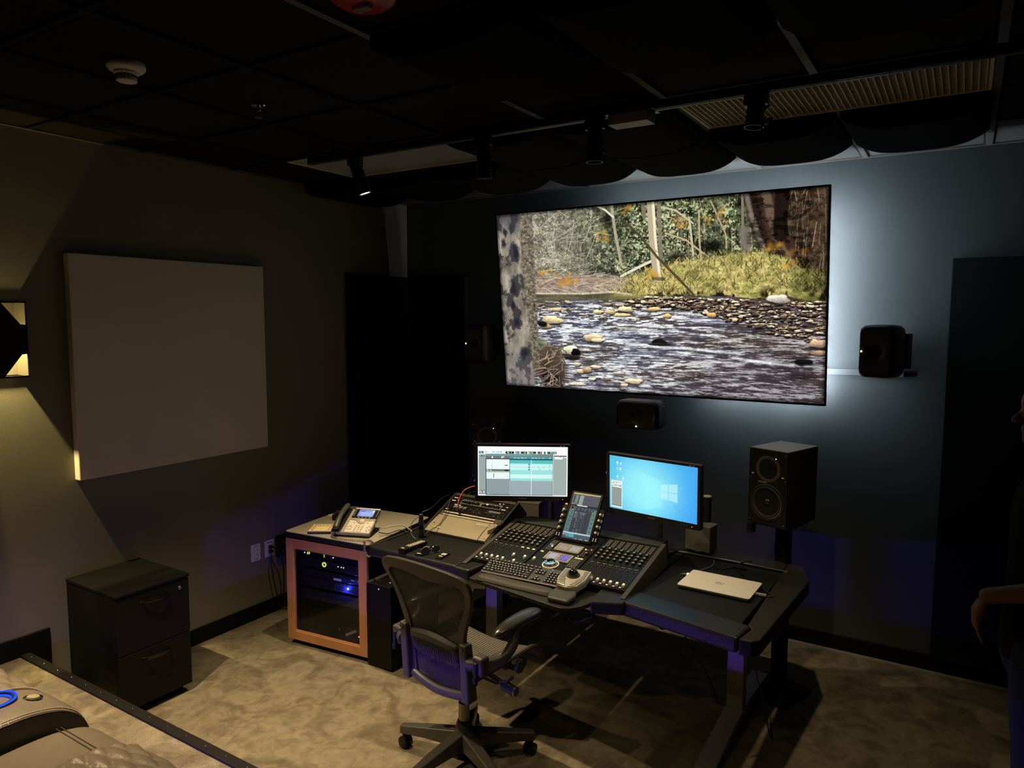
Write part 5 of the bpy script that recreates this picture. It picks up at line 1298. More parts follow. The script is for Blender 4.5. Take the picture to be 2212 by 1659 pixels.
def monitor(cx, cy_, cz, rz, picture_name, pic, label, strength, arm_y):
    t = thing('computer_monitor', label, 'monitor', (cx, cy_, cz), rz)
    m = frame((0, 0, 0), (1, 0, 0), (0, -.03, 1))
    W_, H_ = .569, .345
    obj('bezel', MB().ring(rrect(W_, H_, .008, 3, 0, -.004), rrect(.531, .299, .001, 3, 0, .004), -.012, .004, m), GLOSSB, t, bevel=.0015)
    obj('back_shell', MB().prism(rrect(W_, H_, .008, 3, 0, -.004), -.03, -.0125, m).box((0, 0, -.045), (.30, .20, .03), m), BLACK, t, bevel=.003)
    picture('display', .533, .301, m @ Matrix.Translation((0, .004, 0)), screen_material(picture_name, pic, strength), t)
    text('maker_name', 'SAMSUNG', .0095, m @ Matrix.Translation((0, -.160, .0045)), mat('bezel_print', (.22, .21, .23), .4), t, spacing=1.1)
    obj('power_led', MB().dome(m @ Vector((.238, -.163, .004)), .0022, 8, 4, 1.), LEDR, t)
    mk = MB()
    for k in range(5): mk.box(m @ Vector((.14 + .018 * k, -.163, .0045)), (.005, .001, .002))
    obj('bezel_marks', mk, DIMPRINT, t)
    obj('sticker', MB().box(m @ Vector((.225, .160, .0045)), (.012, .001, .007)).box(m @ Vector((.244, .160, .0045)), (.008, .001, .007)), DIMPRINT, t)
    obj('blue_edge_glint', MB().box(m @ Vector((-.286, -.055 if rz > 0 else .05, .0)), (.003, .012, .010)), mat('edge_glint_blue', (.1, .1, .5), .3, emit=(.08, .08, .8), es=.5), t)  # no lamp: blue reflection on the bezel edge, drawn as a faint glow
    back = Matrix.Translation((cx, cy_, cz)) @ Matrix.Rotation(rz, 4, 'Z') @ Vector((0, .06, 0))
    inv = (Matrix.Translation((cx, cy_, cz)) @ Matrix.Rotation(rz, 4, 'Z')).inverted()
    foot = Vector((back.x + (.06 if rz > 0 else -.06), arm_y, DZ - .008))
    a = inv @ foot; b = inv @ Vector((foot.x, foot.y, cz - .02))
    obj('stand_pole', MB().cyl(a, b, .018), SATIN, t)
    obj('stand_foot', MB().box(a + Vector((0, 0, .006)), (.16, .14, .012)), SATIN, t, bevel=.003)
    obj('stand_arm', MB().cyl(b, (0, .055, -.02), .016), SATIN, t)
    return t


monitor(1.913, -1.228, 1.187, R(29.5), 'editor_picture', paint_editor(), 'left desk monitor showing a white audio editing window', .98, -.93)
monitor(2.708, -1.200, 1.183, R(-8.3), 'desktop_picture', paint_desktop(), 'right desk monitor showing a bright blue desktop', .98, -.93)

# small speakers at the back of the desk
SMALL = mat('grey_speaker_cloth', (.085, .08, .07), .85, noise=.3, nscale=300)


def small_speaker(loc, rz, h, label):
    t = thing('desktop_speaker', label, 'speaker', loc, rz, 'small grey desktop speakers')
    obj('case', MB().span((-.075, .004, .012), (.075, .095, h)), mat('speaker_case', (.03, .03, .03), .45), t, bevel=.004)
    obj('cloth_front', MB().span((-.074, -.004, .016), (.074, .004, h - .012)), SMALL, t, bevel=.003)
    obj('top_cap', MB().span((-.076, -.004, h - .012), (.076, .095, h + .002)), mat('speaker_cap', (.10, .095, .085), .5), t, bevel=.003)
    for x in (-.05, .05): obj('foot', MB().span((x - .015, .01, 0), (x + .015, .085, .012)), RUBBER, t)
    obj('oval_badge', MB().prism([(.030 * math.cos(a * PI / 12), .011 * math.sin(a * PI / 12) + .026) for a in range(24)], .004, .007, frame((0, 0, 0), (1, 0, 0), (0, 0, 1))), mat('badge_bronze', (.28, .25, .20), .35, .5), t)
    return t


small_speaker((2.862, -.872, DZ), R(-8), .165, 'small grey desktop speaker with oval badge under the right corner of the blue monitor')
small_speaker((1.745, -.88, DZ - .010), R(12), .150, 'small grey desktop speaker under the left monitor behind the rack box')
cyl_ = thing('desk_canister', 'dark cylinder with a pale top behind the right edge of the blue monitor', 'canister', (2.882, -.773, DZ))
obj('body', MB().lathe([(0, 0), (.025, 0), (.025, .30), (.024, .312), (0, .313)], 24), BLACK, cyl_, smooth=True)
obj('top', MB().lathe([(.024, .3132), (.022, .318), (0, .319)], 24), GREY, cyl_, smooth=True)

# ================================================================ THINGS IN FRONT OF THE CONSOLE
SH = .742
kb = thing('keyboard', 'black computer keyboard on the shelf in front of the console', 'keyboard', (2.205, -1.694, SH + .030), R(2.5))
kx = Matrix.Rotation(R(15.5), 4, 'X')
obj('case', MB().prism(rrect(.455, .136, .008, 3), 0, .010, kx), mat('keyboard_case', (.05, .048, .046), .4), kb, bevel=.003)
obj('feet', MB().span((-.2, .04, -.018), (-.17, .055, .012)).span((.17, .04, -.018), (.2, .055, .012)).span((-.2, -.064, -.030), (.2, -.055, -.012)), RUBBER, kb)
KEYM = mat('key_black', (.022, .022, .024), .42); LEG = mat('key_legend', (.5, .5, .52), .6)
kmesh = {}
leg = MB(); rr_ = random.Random(2)
def kkey(x, y, w_=.0162):
    k = round(w_, 4)
    o = obj('key', kmesh[k] if k in kmesh else MB().add([(-w_ / 2, -.0078, 0), (w_ / 2, -.0078, 0), (w_ / 2, .0078, 0), (-w_ / 2, .0078, 0), (-w_ / 2 + .0016, -.0062, .006), (w_ / 2 - .0016, -.0062, .006), (w_ / 2 - .0016, .0062, .006), (-w_ / 2 + .0016, .0062, .006)], [(4, 5, 6, 7), (0, 1, 5, 4), (1, 2, 6, 5), (2, 3, 7, 6), (3, 0, 4, 7)]), KEYM, kb)
    kmesh[k] = o.data; o.matrix_local = kx @ Matrix.Translation((x, y - .0145 - .002 * (y > .06), .010))
    leg.box((x - .002, y - .0135 - .002 * (y > .06), .0163), (.004 + .003 * rr_.random(), .0045, .0003), kx)
for j in range(15 - 2): kkey(-.205 + .0232 * j if j else -.212, .068)
for j in range(13): kkey(-.2125 + .0183 * j, .042)
kkey(.034, .042, .03)
kkey(-.208, .0237, .025)
for j in range(12): kkey(-.184 + .0183 * j, .0237)
kkey(.038, .0237, .022)
kkey(-.206, .0054, .029)
for j in range(11): kkey(-.180 + .0183 * j, .0054)
kkey(.030, .0054, .036)
kkey(-.203, -.0129, .036)
for j in range(10): kkey(-.171 + .0183 * j, -.0129)
kkey(.025, -.0129, .046)
for x, w_ in ((-.210, .022), (-.187, .020), (-.164, .020), (-.094, .112), (-.024, .020), (-.001, .020), (.018, .0162), (.038, .022)): kkey(x, -.0312, w_)
for r_ in range(2):
    for c in range(3): kkey(.074 + .0183 * c, .042 - .0183 * r_)
for (x, y) in ((.0923, -.0129), (.074, -.0312), (.0923, -.0312), (.1106, -.0312)): kkey(x, y)
for r_ in range(5):
    for c in range(4): kkey(.148 + .0183 * c, .042 - .0183 * r_)
obj('key_legends', leg, LEG, kb, kind='stuff')
obj('corner_light', MB().box((.145, .055, .0115), (.005, .003, .002), kx), LEDP, kb)
text('maker_name', 'DELL', .008, kx @ Matrix.Translation((.20, .055, .0103)), DIMPRINT, kb)
wr = thing('wrist_rest', 'long black padded wrist rest in front of the keyboard', 'wrist rest', (2.222, -1.806, SH), R(0))
def wr_fn(u, v):
    # u along, v across
    a = u * 2 - 1; hw = .040 * (1 - abs(a) ** 10 * .55) ; y = (v * 2 - 1) * hw - .010 * math.exp(-((a - .05) / .35) ** 2) * (1 if v < .5 else 0) * 0
    ph_ = abs(v * 2 - 1); z = .006 + .019 * math.sqrt(max(0, 1 - ph_ ** 2.6)) * math.sqrt(max(0, 1 - abs(a) ** 14)) * (1 - .12 * math.exp(-(a / .4) ** 2))
    return (a * .228, y, z)
obj('cushion', MB().grid(wr_fn, 48, 14), mat('wrist_cloth', (.035, .031, .026), .65, noise=.2, nscale=160, bump=.2, bscale=400), wr, smooth=True)
obj('base', MB().prism(rrect(.468, .086, .038, 8), 0, .007), RUBBER, wr, bevel=.002)
obj('maker_tag', MB().box((.02, -.0405, .0045), (.035, .001, .004)), LGREY, wr)

tb = thing('trackball', 'silver trackball mouse with black ball and wrist pad right of the keyboard', 'trackball', (2.500, -1.738, SH + .0225), R(6))
tb.rotation_euler = (R(8.5), 0, R(6))
def body_fn(w0, w1, y0, y1, zf):
    return lambda u, v: ((u * 2 - 1) * (w0 + (w1 - w0) * v), y0 + (y1 - y0) * v, zf(u * 2 - 1, v))
SILV = mat('silver_plastic', (.46, .43, .37), .33, .25)
poly = [(-.052, -.045), (.0, -.060), (.052, -.045), (.072, .02), (.070, .125), (.03, .130), (-.03, .130), (-.070, .125), (-.072, .02)]
obj('shell', MB().prism(poly, .004, .040), SILV, tb, bevel=.007, seg=3)
obj('base', MB().prism([(p[0] * 1.03, p[1] * 1.02) for p in poly], 0, .010), BLACK, tb, bevel=.002)
for s in (-1, 1):
    obj('button', MB().prism([(s * .012, -.038), (s * .044, -.034), (s * .060, .018), (s * .030, .022), (s * .028, .0)], .0395, .044), mat('button_grey', (.24, .23, .20), .35, .3), tb, bevel=.003)
    obj('button', MB().prism([(s * .036, .030), (s * .061, .026), (s * .060, .112), (s * .036, .108), (s * .044, .07)], .0395, .044), mat('button_grey', (.24, .23, .20), .35, .3), tb, bevel=.003)
    obj('bright_trim', MB().tube([(s * .066, .118, .041), (s * .067, .022, .042), (s * .050, -.042, .042), (s * .008, -.050, .042)], .0028, 6), mat('bright_silver', (.75, .72, .66), .3, .3), tb, smooth=True)
obj('ball_ring', MB().lathe([(.026, .038), (.027, .046), (.033, .046), (.035, .040)], 32, Matrix.Translation((-.004, .060, 0))), mat('ring_grey', (.05, .05, .05), .3), tb, smooth=True)
obj('ball', MB().dome((-.004, .060, .050), .0255, 28, 18, 1.), mat('gloss_ball', (.008, .008, .009), .06, coat=.5), tb, smooth=True)
wp = [(-.058, -.155), (.050, -.163), (.066, -.10), (.056, -.048), (.028, -.060), (0, -.064), (-.028, -.060), (-.054, -.046), (-.068, -.10)]
obj('wrist_pad', MB().prism(wp, .0, .026), mat('wrist_pad_black', (.055, .052, .046), .38), tb, bevel=.010, seg=3)
obj('cord', MB().tube(cat([(0, .128, .012), (.01, .145, .012), (.06, .15, .010), (.095, .10, .008)], 5), .0025, 6), CABLE, tb)

# remotes, glasses on the left pad
PAD = DZ
rm = thing('remote_control', 'long black remote with rows of pale buttons on the left armrest', 'remote control', (1.442, -1.672, PAD), R(2))
obj('case', MB().add([(-.024, -.108, 0), (.024, -.108, 0), (.020, .112, 0), (-.020, .112, 0), (-.024, -.110, .030), (.024, -.110, .030), (.020, .112, .017), (-.020, .112, .017)], [(0, 1, 2, 3), (4, 5, 6, 7), (0, 1, 5, 4), (1, 2, 6, 5), (2, 3, 7, 6), (3, 0, 4, 7)]), BLACK, rm, bevel=.004)
zt = lambda y: .030 - .013 * (y + .11) / .222
bt = MB()
for r_ in range(11):
    for c in range(3): bt.box((-.012 + .012 * c, -.045 + .0135 * r_, zt(-.045 + .0135 * r_) + .001), (.0085, .008, .003))
bt.box((0, -.095, zt(-.095) + .001), (.020, .012, .003))
obj('buttons', bt, mat('pale_rubber', (.5, .46, .36), .5), rm, kind='stuff')
rm = thing('remote_control', 'flat black remote with tiny round buttons beside the glasses', 'remote control', (1.533, -1.688, PAD), R(17))
obj('case', MB().prism(rrect(.042, .155, .006, 3), 0, .014), BLACK, rm, bevel=.003)
bt = MB()
for r_ in range(6):
    for c in range(3): bt.cyl((-.011 + .011 * c, -.005 + .0125 * r_, .014), (-.011 + .011 * c, -.005 + .0125 * r_, .0155), .0036, n=8)
obj('buttons', bt, GREY, rm, kind='stuff'); obj('label_strip', MB().box((0, -.068, .0145), (.026, .009, .001)), LGREY, rm)
rm = thing('remote_control', 'tiny black remote with bright white keys right of the glasses', 'remote control', (1.672, -1.690, PAD), R(6))
obj('case', MB().prism(rrect(.040, .105, .005, 3), 0, .009), BLACK, rm, bevel=.002)
bt = MB()
for c in range(3): bt.box((-.010 + .010 * c, .012, .0095), (.007, .026, .002))
obj('buttons', bt, WHITE, rm); obj('label_strip', MB().box((0, -.024, .0095), (.024, .008, .001)), LGREY, rm)
gl = thing('sunglasses', 'dark glasses with thin shiny frames lying between two remotes', 'glasses', (1.592, -1.695, PAD), R(68))
for s in (-1, 1):
    lens = [(s * (.034 + .029 * math.cos(a * PI / 10) * (1 - .12 * math.sin(a * PI / 10))), .022 + .020 * math.sin(a * PI / 10)) for a in range(20)]
    gf = frame((0, 0, .001), (1, 0, 0), (0, .25, 1))
    obj('lens', MB().prism(lens, -.001, .001, gf), mat('dark_lens', (.02, .022, .03), .05, coat=.3), gl)
    obj('rim', MB().tube([gf @ Vector((x, y, 0)) for x, y in lens], .0014, 6, True), CHROME, gl, smooth=True)
    obj('temple', MB().tube(cat([(s * .064, .012, .030), (s * .068, .04, .026), (s * .062, .10, .008), (s * .055, .125, .002)], 6), .0018, 6), SATIN, gl, smooth=True)
obj('bridge', MB().tube(cat([(-.007, .006, .028), (0, .007, .031), (.007, .006, .028)], 5), .0014, 6), CHROME, gl, smooth=True)

# laptop and its leads
lt = thing('laptop', 'closed silver laptop lying on the right wing of the desk', 'laptop', (3.115, -1.302, DZ - .008), R(-1))
LW, LD = .355, .245
obj('base', MB().prism(rrect(LW, LD, .012, 4), .006, .015), mat('laptop_base', (.05, .05, .05), .4), lt, bevel=.003)
for x in (-.13, .13): obj('foot', MB().span((x - .03, -.1, 0), (x + .03, -.09, .0065)).span((x - .03, .09, 0), (x + .03, .1, .0065)), RUBBER, lt)
ALU = mat('laptop_aluminium', (.80, .76, .69), .42, .2, noise=.05, nscale=30)
obj('lid', MB().prism(rrect(LW + .002, LD + .002, .012, 4), .0155, .0225), ALU, lt, bevel=.002)
obj('logo_ring', MB().lathe([(.0195, .0226), (.0195, .0229), (.0215, .0229), (.0215, .0226)], 32), mat('logo_grey', (.10, .095, .085), .3), lt)
text('logo_letters', 'DELL', .0125, Matrix.Translation((0, 0, .0227)), mat('logo_grey', (.10, .095, .085), .3), lt, bold=.0003)
tag(obj('laptop_lead', MB().tube(cat([(2.925, -1.238, .766), (2.895, -1.235, .762), (2.93, -1.19, .7595), (2.985, -1.06, .7595), (2.99, -.99, .7595), (2.975, -.93, .762)], 8), .003, 6), mat('grey_lead2', (.12, .115, .105), .45), smooth=True), 'grey lead curving from the back left of the laptop to the rear of the desk', 'cord')
obj('white_plug', MB().box((2.932, -1.24, .767), (.012, .014, .012)), mat('lit_plug', (.8, .8, .8), .4, emit=(1, 1, 1), es=.8), bpy.data.objects['laptop_lead'])
tag(obj('laptop_lead', MB().tube(cat([(3.335, -1.315, .766), (3.365, -1.318, .765), (3.36, -1.29, .768), (3.25, -1.16, .7595), (3.15, -1.04, .7595), (3.105, -.955, .7595), (3.13, -.90, .772), (3.16, -.85, .766)], 8), .003, 6), CABLE, smooth=True), 'black lead running from the right side of the laptop back over the desk', 'cord')
obj('side_plug', MB().box((3.318, -1.314, .766), (.05, .012, .009)), GREY, bpy.data.objects['laptop_lead.001'])
co = [(2.995, -.985, .7595), (3.015, -1.03, .7595), (3.05, -1.045, .7595), (3.08, -1.0, .7595), (3.095, -.965, .760)]
lps = []
for k in range(3):
    for j in range(12): a = 2 * PI * j / 12; lps.append((3.115 + .035 * math.cos(a) + .01 * k, -.965 + .016 * math.sin(a) - .003 * k, .760 + .003 * k))
tag(obj('coiled_lead', MB().tube(cat(co, 6) + [Vector(p) for p in lps], .003, 6), CABLE, smooth=True), 'small coil of dark lead at the back of the right desk wing', 'cord')
# ================================================================ OFFICE CHAIR
ch = thing('office_chair', 'black mesh-backed office chair on castors at the console, seen from behind', 'chair', (2.185, -2.20, 0), R(-7))
CF = mat('chair_graphite', (.048, .043, .038), .40, noise=.08, nscale=60)
CFD = mat('chair_dark', (.034, .031, .029), .45)


def weave(name, col, thread, alpha, scale):
    m = bpy.data.materials.new(name); m.use_nodes = True; nt = m.node_tree; b = nt.nodes['Principled BSDF']; b.inputs['Roughness'].default_value = .6
    tc = nt.nodes.new('ShaderNodeTexCoord'); wv = nt.nodes.new('ShaderNodeTexWave'); wv.bands_direction = 'X'; wv.inputs['Scale'].default_value = scale; wv.inputs['Distortion'].default_value = .2
    nt.links.new(tc.outputs['Object'], wv.inputs['Vector'])
    mxx = nt.nodes.new('ShaderNodeMix'); mxx.data_type = 'RGBA'; mxx.inputs[6].default_value = tuple(col) + (1,); mxx.inputs[7].default_value = tuple(thread) + (1,)
    nt.links.new(wv.outputs['Fac'], mxx.inputs[0]); nt.links.new(mxx.outputs[2], b.inputs['Base Color'])
    mr = nt.nodes.new('ShaderNodeMapRange'); mr.inputs[3].default_value = alpha[0]; mr.inputs[4].default_value = alpha[1]; nt.links.new(wv.outputs['Fac'], mr.inputs[0]); nt.links.new(mr.outputs[0], b.inputs['Alpha'])
    bp = nt.nodes.new('ShaderNodeBump'); bp.inputs['Strength'].default_value = .6; bp.inputs['Distance'].default_value = .003; nt.links.new(wv.outputs['Fac'], bp.inputs['Height']); nt.links.new(bp.outputs[0], b.inputs['Normal'])
    return m


MESHB = weave('back_weave', (.006, .0055, .005), (.034, .030, .026), (.84, .98), 46.)
MESHS = weave('seat_weave', (.010, .010, .009), (.16, .145, .12), (.93, 1.), 22.)
obj('gas_post', MB().cyl((0, 0, .13), (0, 0, .30), .026).cyl((0, 0, .29), (0, 0, .41), .017), mat('post_bronze', (.30, .26, .20), .35, .8), ch, smooth=True)
obj('hub', MB().lathe([(0, .215), (.03, .215), (.036, .20), (.05, .15), (.056, .10), (.05, .075), (0, .075)], 24), CF, ch, smooth=True)
for k in range(5):
    a = R(45 + 7 + 72 * k); c, s = math.cos(a), math.sin(a)
    rm_ = Matrix.Rotation(a, 4, 'Z')
    lg = obj('leg', MB().add([(.03, -.034, .085), (.03, .034, .085), (.345, .020, .072), (.345, -.020, .072), (.03, -.028, .165), (.03, .028, .165), (.345, .017, .112), (.345, -.017, .112), (.20, -.028, .085), (.20, .028, .085), (.20, .025, .138), (.20, -.025, .138)],
        [(0, 1, 9, 8), (8, 9, 2, 3), (4, 5, 10, 11), (11, 10, 6, 7), (0, 8, 11, 4), (8, 3, 7, 11), (1, 5, 10, 9), (9, 10, 6, 2), (0, 4, 5, 1), (2, 6, 7, 3)], rm_), CF, ch, bevel=.007, seg=3)
    sw = rm_ @ Matrix.Translation((.322, 0, 0)) @ Matrix.Rotation(.6 + 1.1 * k, 4, 'Z')
    ca = obj('castor', MB().cyl((.0, -.004, .062), (.0, .004, .062), .020, n=12, m=sw).cyl((0, 0, .05), (0, 0, .09), .009, m=sw).cyl((0, -.022, .029), (0, .022, .029), .006, m=sw), BLACK, ch)
    for d in (-1, 1): obj('wheel', MB().lathe([(0, -.011), (.022, -.011), (.029, -.006), (.029, .006), (.022, .011), (0, .011)], 20, sw @ Matrix.Translation((.0, d * .016, .029)) @ Matrix.Rotation(PI / 2, 4, 'X')), BLACK, ca, smooth=True)
obj('tilt_mechanism', MB().box((0, .03, .40), (.20, .26, .06)).box((0, -.09, .41), (.28, .08, .05)).box((.0, .14, .415), (.32, .05, .04)), CFD, ch, bevel=.012, seg=3)
tk = obj('tension_knob', MB().cyl((.11, .06, .385), (.21, .05, .372), .012).cyl((.20, .051, .373), (.275, .043, .364), .022, .024, n=18), CFD, ch, smooth=True)
obj('knob_cap', MB().lathe([(.0235, 0), (.0235, .003), (.018, .004), (.018, 0)], 20, frame((.275, .043, .364), (0, 1, 0), (0, 0, 1))), STEEL, tk, smooth=True)
obj('height_lever', MB().tube([(.11, .0, .40), (.20, .0, .40), (.24, .02, .41), (.25, .06, .42)], .007, 8), CFD, ch, smooth=True)
# seat: woven sheet in a frame, waterfall front
def seat_pt(u, v, dz=0.):
    x = (u * 2 - 1) * (.235 + .02 * v); y = -.115 + .385 * v
    z = .452 + .030 * (u * 2 - 1) ** 2 - .006 + .02 * v - .085 * max(0, v - .78) ** 2 / .0484 + .02 * max(0, .15 - v)
    return (x, y, z + dz)
obj('seat_mesh', MB().grid(lambda u, v: seat_pt(u, v), 24, 24), MESHS, ch, smooth=True)
rimp = [seat_pt(k / 24, 0) for k in range(24)] + [seat_pt(1, k / 24) for k in range(24)] + [seat_pt(1 - k / 24, 1) for k in range(24)] + [seat_pt(0, 1 - k / 24) for k in range(24)]
obj('seat_frame', MB().tube(rimp, .013, 8, True, flat=.8), CFD, ch, smooth=True)
for s in (-1, 1): obj('seat_bracket', MB().tube(cat([(s * .10, .12, .41), (s * .20, .13, .395), (s * .245, .14, .42), (s * .246, .15, .455)], 5), .018, 8, flat=.6), CFD, ch, smooth=True); obj('pivot_disc', MB().cyl((s * .243, .10, .43), (s * .262, .10, .43), .030, n=20), CFD, ch, bevel=.004)

# back: frame narrowing to the waist, woven sheet, lumbar pad, two struts and a lower bar
ZK = [.362, .39, .48, .56, .62, .70, .78, .86, .91, .945, .965, .975]
HO = [.150, .166, .170, .172, .178, .194, .226, .260, .272, .266, .236, .16]
zin = [.388, .405, .48, .56, .62, .68, .74, .82, .885, .915, .926, .930]
HI = [.118, .135, .146, .148, .146, .148, .172, .212, .236, .222, .17, .09]


def back_y(x, z): return -.155 - .13 * (z - .42) - .035 * math.exp(-((z - .95) / .09) ** 2) + .22 * x * x + .016 * math.exp(-((z - .55) / .08) ** 2) - .012


def loop_pts(H, Z, n):
    zz = np.array(Z); hh = np.array(H); t = np.linspace(0, len(Z) - 1, n)
    zs = np.interp(t, range(len(Z)), zz); hs = np.interp(t, range(len(Z)), hh)
    for _ in range(2): hs[1:-1] = .25 * hs[:-2] + .5 * hs[1:-1] + .25 * hs[2:]
    right = list(zip(hs, zs)); left = [(-h, z) for h, z in right[::-1]]
    top = [(h, right[-1][1] + .006 * (1 - (h / right[-1][0]) ** 2)) for h in np.linspace(right[-1][0], -right[-1][0], 9)[1:-1]]
    bot = [(h, right[0][1] - .006 * (1 - (h / right[0][0]) ** 2)) for h in np.linspace(-right[0][0], right[0][0], 9)[1:-1]]
    return right + top + left + bot


LO, LI = loop_pts(HO, ZK, 34), loop_pts(HI, zin, 34)
# dip of the inner edge under the head band
LI = [(x, z - (.026 * math.exp(-((x - .03) / .09) ** 2) if z > .88 else 0)) for x, z in LI]
bf_ = MB(); n = len(LO)
for (loop, dy) in ((LO, -.010), (LI, -.008), (LI, .010), (LO, .012)):
    bf_.v += [(x, back_y(x, z) + dy, z) for x, z in loop]
for a, b in ((0, 1), (1, 2), (2, 3), (3, 0)):
    bf_.f += [(a * n + k, a * n + (k + 1) % n, b * n + (k + 1) % n, b * n + k) for k in range(n)]
obj('back_frame', bf_, CF, ch, smooth=True, bevel=.004, seg=2)
# woven sheet filling the inner loop
m_ = MB(); rings = 10; cx_, cz_ = 0., .68
for i in range(rings + 1):
    s = 1 - i / rings
    for x, z in LI:
        X, Z_ = cx_ + (x * 1.01 - cx_) * s, cz_ + ((z - cz_) * 1.01) * s; m_.v.append((X, back_y(X, Z_) + .002, Z_))
for i in range(rings): m_.f += [(i * n + k, i * n + (k + 1) % n, (i + 1) * n + (k + 1) % n, (i + 1) * n + k) for k in range(n)]
obj('back_mesh', m_, MESHB, ch, smooth=True)
lp2 = MB()
def lum(u, v):
    a = u * 2 - 1; b = v * 2 - 1; x = a * .150; z = .585 + b * (.068 - .026 * a * a) ; return (x, back_y(x, z) - .012 - .030 * math.sqrt(max(0, 1 - b ** 4)) * math.sqrt(max(0, 1 - a ** 6)), z)
def lum2(u, v):
    p = lum(u, v); return (p[0], back_y(p[0], p[2]) - .004, p[2])
lp2.grid(lum, 40, 12); lp2.grid(lum2, 40, 12)
pad = obj('lumbar_pad', lp2, CFD, ch, smooth=True)
rb = MB()
for k in range(21):
    x = -.115 + .0115 * k; rb.tube([(x, lum((x / .15 + 1) / 2, j / 8)[1] - .001, lum((x / .15 + 1) / 2, j / 8)[2]) for j in range(1, 7)], .0032, 5)
obj('ribs', rb, mat('rib_grey', (.06, .055, .05), .5), pad, smooth=True, kind='stuff')
for s in (-1, 1):
    x = s * .186
    obj('back_strut', MB().add([(x - .022, back_y(x, .62) - .036, .650), (x + .022, back_y(x, .62) - .036, .650), (x + .022, back_y(x, .62) + .012, .650), (x - .022, back_y(x, .62) + .012, .650), (x - .022, back_y(x, .42) - .036, .375), (x + .022, back_y(x, .42) - .036, .375), (x + .020, back_y(x, .42) + .03, .375), (x - .020, back_y(x, .42) + .03, .375)],
        [(0, 1, 2, 3), (4, 5, 6, 7), (0, 1, 5, 4), (1, 2, 6, 5), (2, 3, 7, 6), (3, 0, 4, 7)]), CF, ch, bevel=.010, seg=3)
    for z in (.632, .392): obj('bolt', MB().lathe([(.010, 0), (.010, .003), (.006, .004), (.006, .002), (0, .002)], 14, frame((x, back_y(x, z) - .035, z), (1, 0, 0), (0, 0, 1))), mat('dull_bolt', (.16, .15, .15), .3, .8), ch)
    obj('spring_coil', MB().tube([(s * .140 + .006 * math.cos(t * 1.1), -.03 + back_y(.14, .56) + .012 + .006 * math.sin(t * 1.1), .52 + .0016 * t) for t in range(52)], .0018, 5), BLACK, ch, smooth=True)
obj('lower_bar', MB().tube(cat([(-.178, back_y(.178, .43) - .004, .428), (-.10, back_y(.1, .42) - .006, .408), (0, back_y(0, .41) - .010, .398), (.10, back_y(.1, .42) - .006, .404), (.178, back_y(.178, .42) - .004, .418)], 6), .018, 10, flat=1.2), CF, ch, smooth=True)
obj('yoke', MB().tube(cat([(-.16, back_y(.16, .42) + .02, .418), (-.10, -.13, .405), (0, -.08, .40), (.10, -.13, .405), (.16, back_y(.16, .42) + .02, .418)], 6), .020, 8), CFD, ch, smooth=True)
for s in (-1, 1):
    ar = obj('arm', MB().tube(cat([(s * .195, -.19, .545), (s * .245, -.16, .545), (s * .285, -.07, .548), (s * .292, .0, .585), (s * .280, .035, .650)], 7), [.030] * 8 + [.028] * 8 + [.024] * 8 + [.020] * 5, 12, flat=1.0), CF, ch, smooth=True)
    obj('arm_clamp', MB().box((s * .250, -.165, .545), (.062, .055, .085)), CF, ar, bevel=.012, seg=3)
    obj('clamp_lever', MB().box((s * .252, -.198, .535), (.016, .014, .062)).cyl((s * .252, -.200, .505), (s * .252, -.200, .48), .012), BLACK, ar, bevel=.003)
    def pad_fn(u, v, s=s):
        a = u * 2 * PI; L = v * 2 - 1; hw = .041 * math.sqrt(max(0, 1 - abs(L) ** 3.2)) * (1 + .12 * L); hh = .020 * math.sqrt(max(0, 1 - abs(L) ** 4))
        X = s * (.262 - .012 * L); Y = .075 + .178 * L
        return (X + hw * math.cos(a), Y, .665 + hh * math.sin(a) - .012 * L * L + .004)
    obj('arm_pad', MB().grid(pad_fn, 20, 22), mat('arm_pad_gloss', (.030, .029, .028), .26, coat=.2), ar, smooth=True)
    obj('pad_socket', MB().cyl((s * .279, .036, .635), (s * .272, .045, .662), .026, .032), CFD, ar, smooth=True)

for o in list(ch.children):                       # the seat is set high
    k = o.name.split('.')[0]
    if k in ('back_frame', 'back_mesh', 'lumbar_pad', 'spring_coil', 'back_strut', 'bolt'): o.location.z += .06
    elif k in ('lower_bar', 'yoke'): o.location.z += .04
    elif k in ('seat_mesh', 'seat_frame', 'seat_bracket', 'pivot_disc'): o.location.z += .085
    elif k == 'arm': o.location.z += .078
    elif k in ('tilt_mechanism', 'tension_knob', 'height_lever'): o.location.z += .06
obj('post_top', MB().cyl((0, 0, .40), (0, 0, .47), .017), CFD, ch, smooth=True)

# ================================================================ RECLINER ROW ON THE RISER
def leather(name, col, rough=.36):
    m = mat(name, col, rough, noise=.12, nscale=26, bump=.22, bscale=190); return m
LEA = leather('brown_leather', (.140, .112, .085), .40); LEAD = leather('dark_brown_leather', (.030, .024, .020), .45)
STITCH = mat('seam_dark', (.03, .024, .018), .6)
FLO = .33


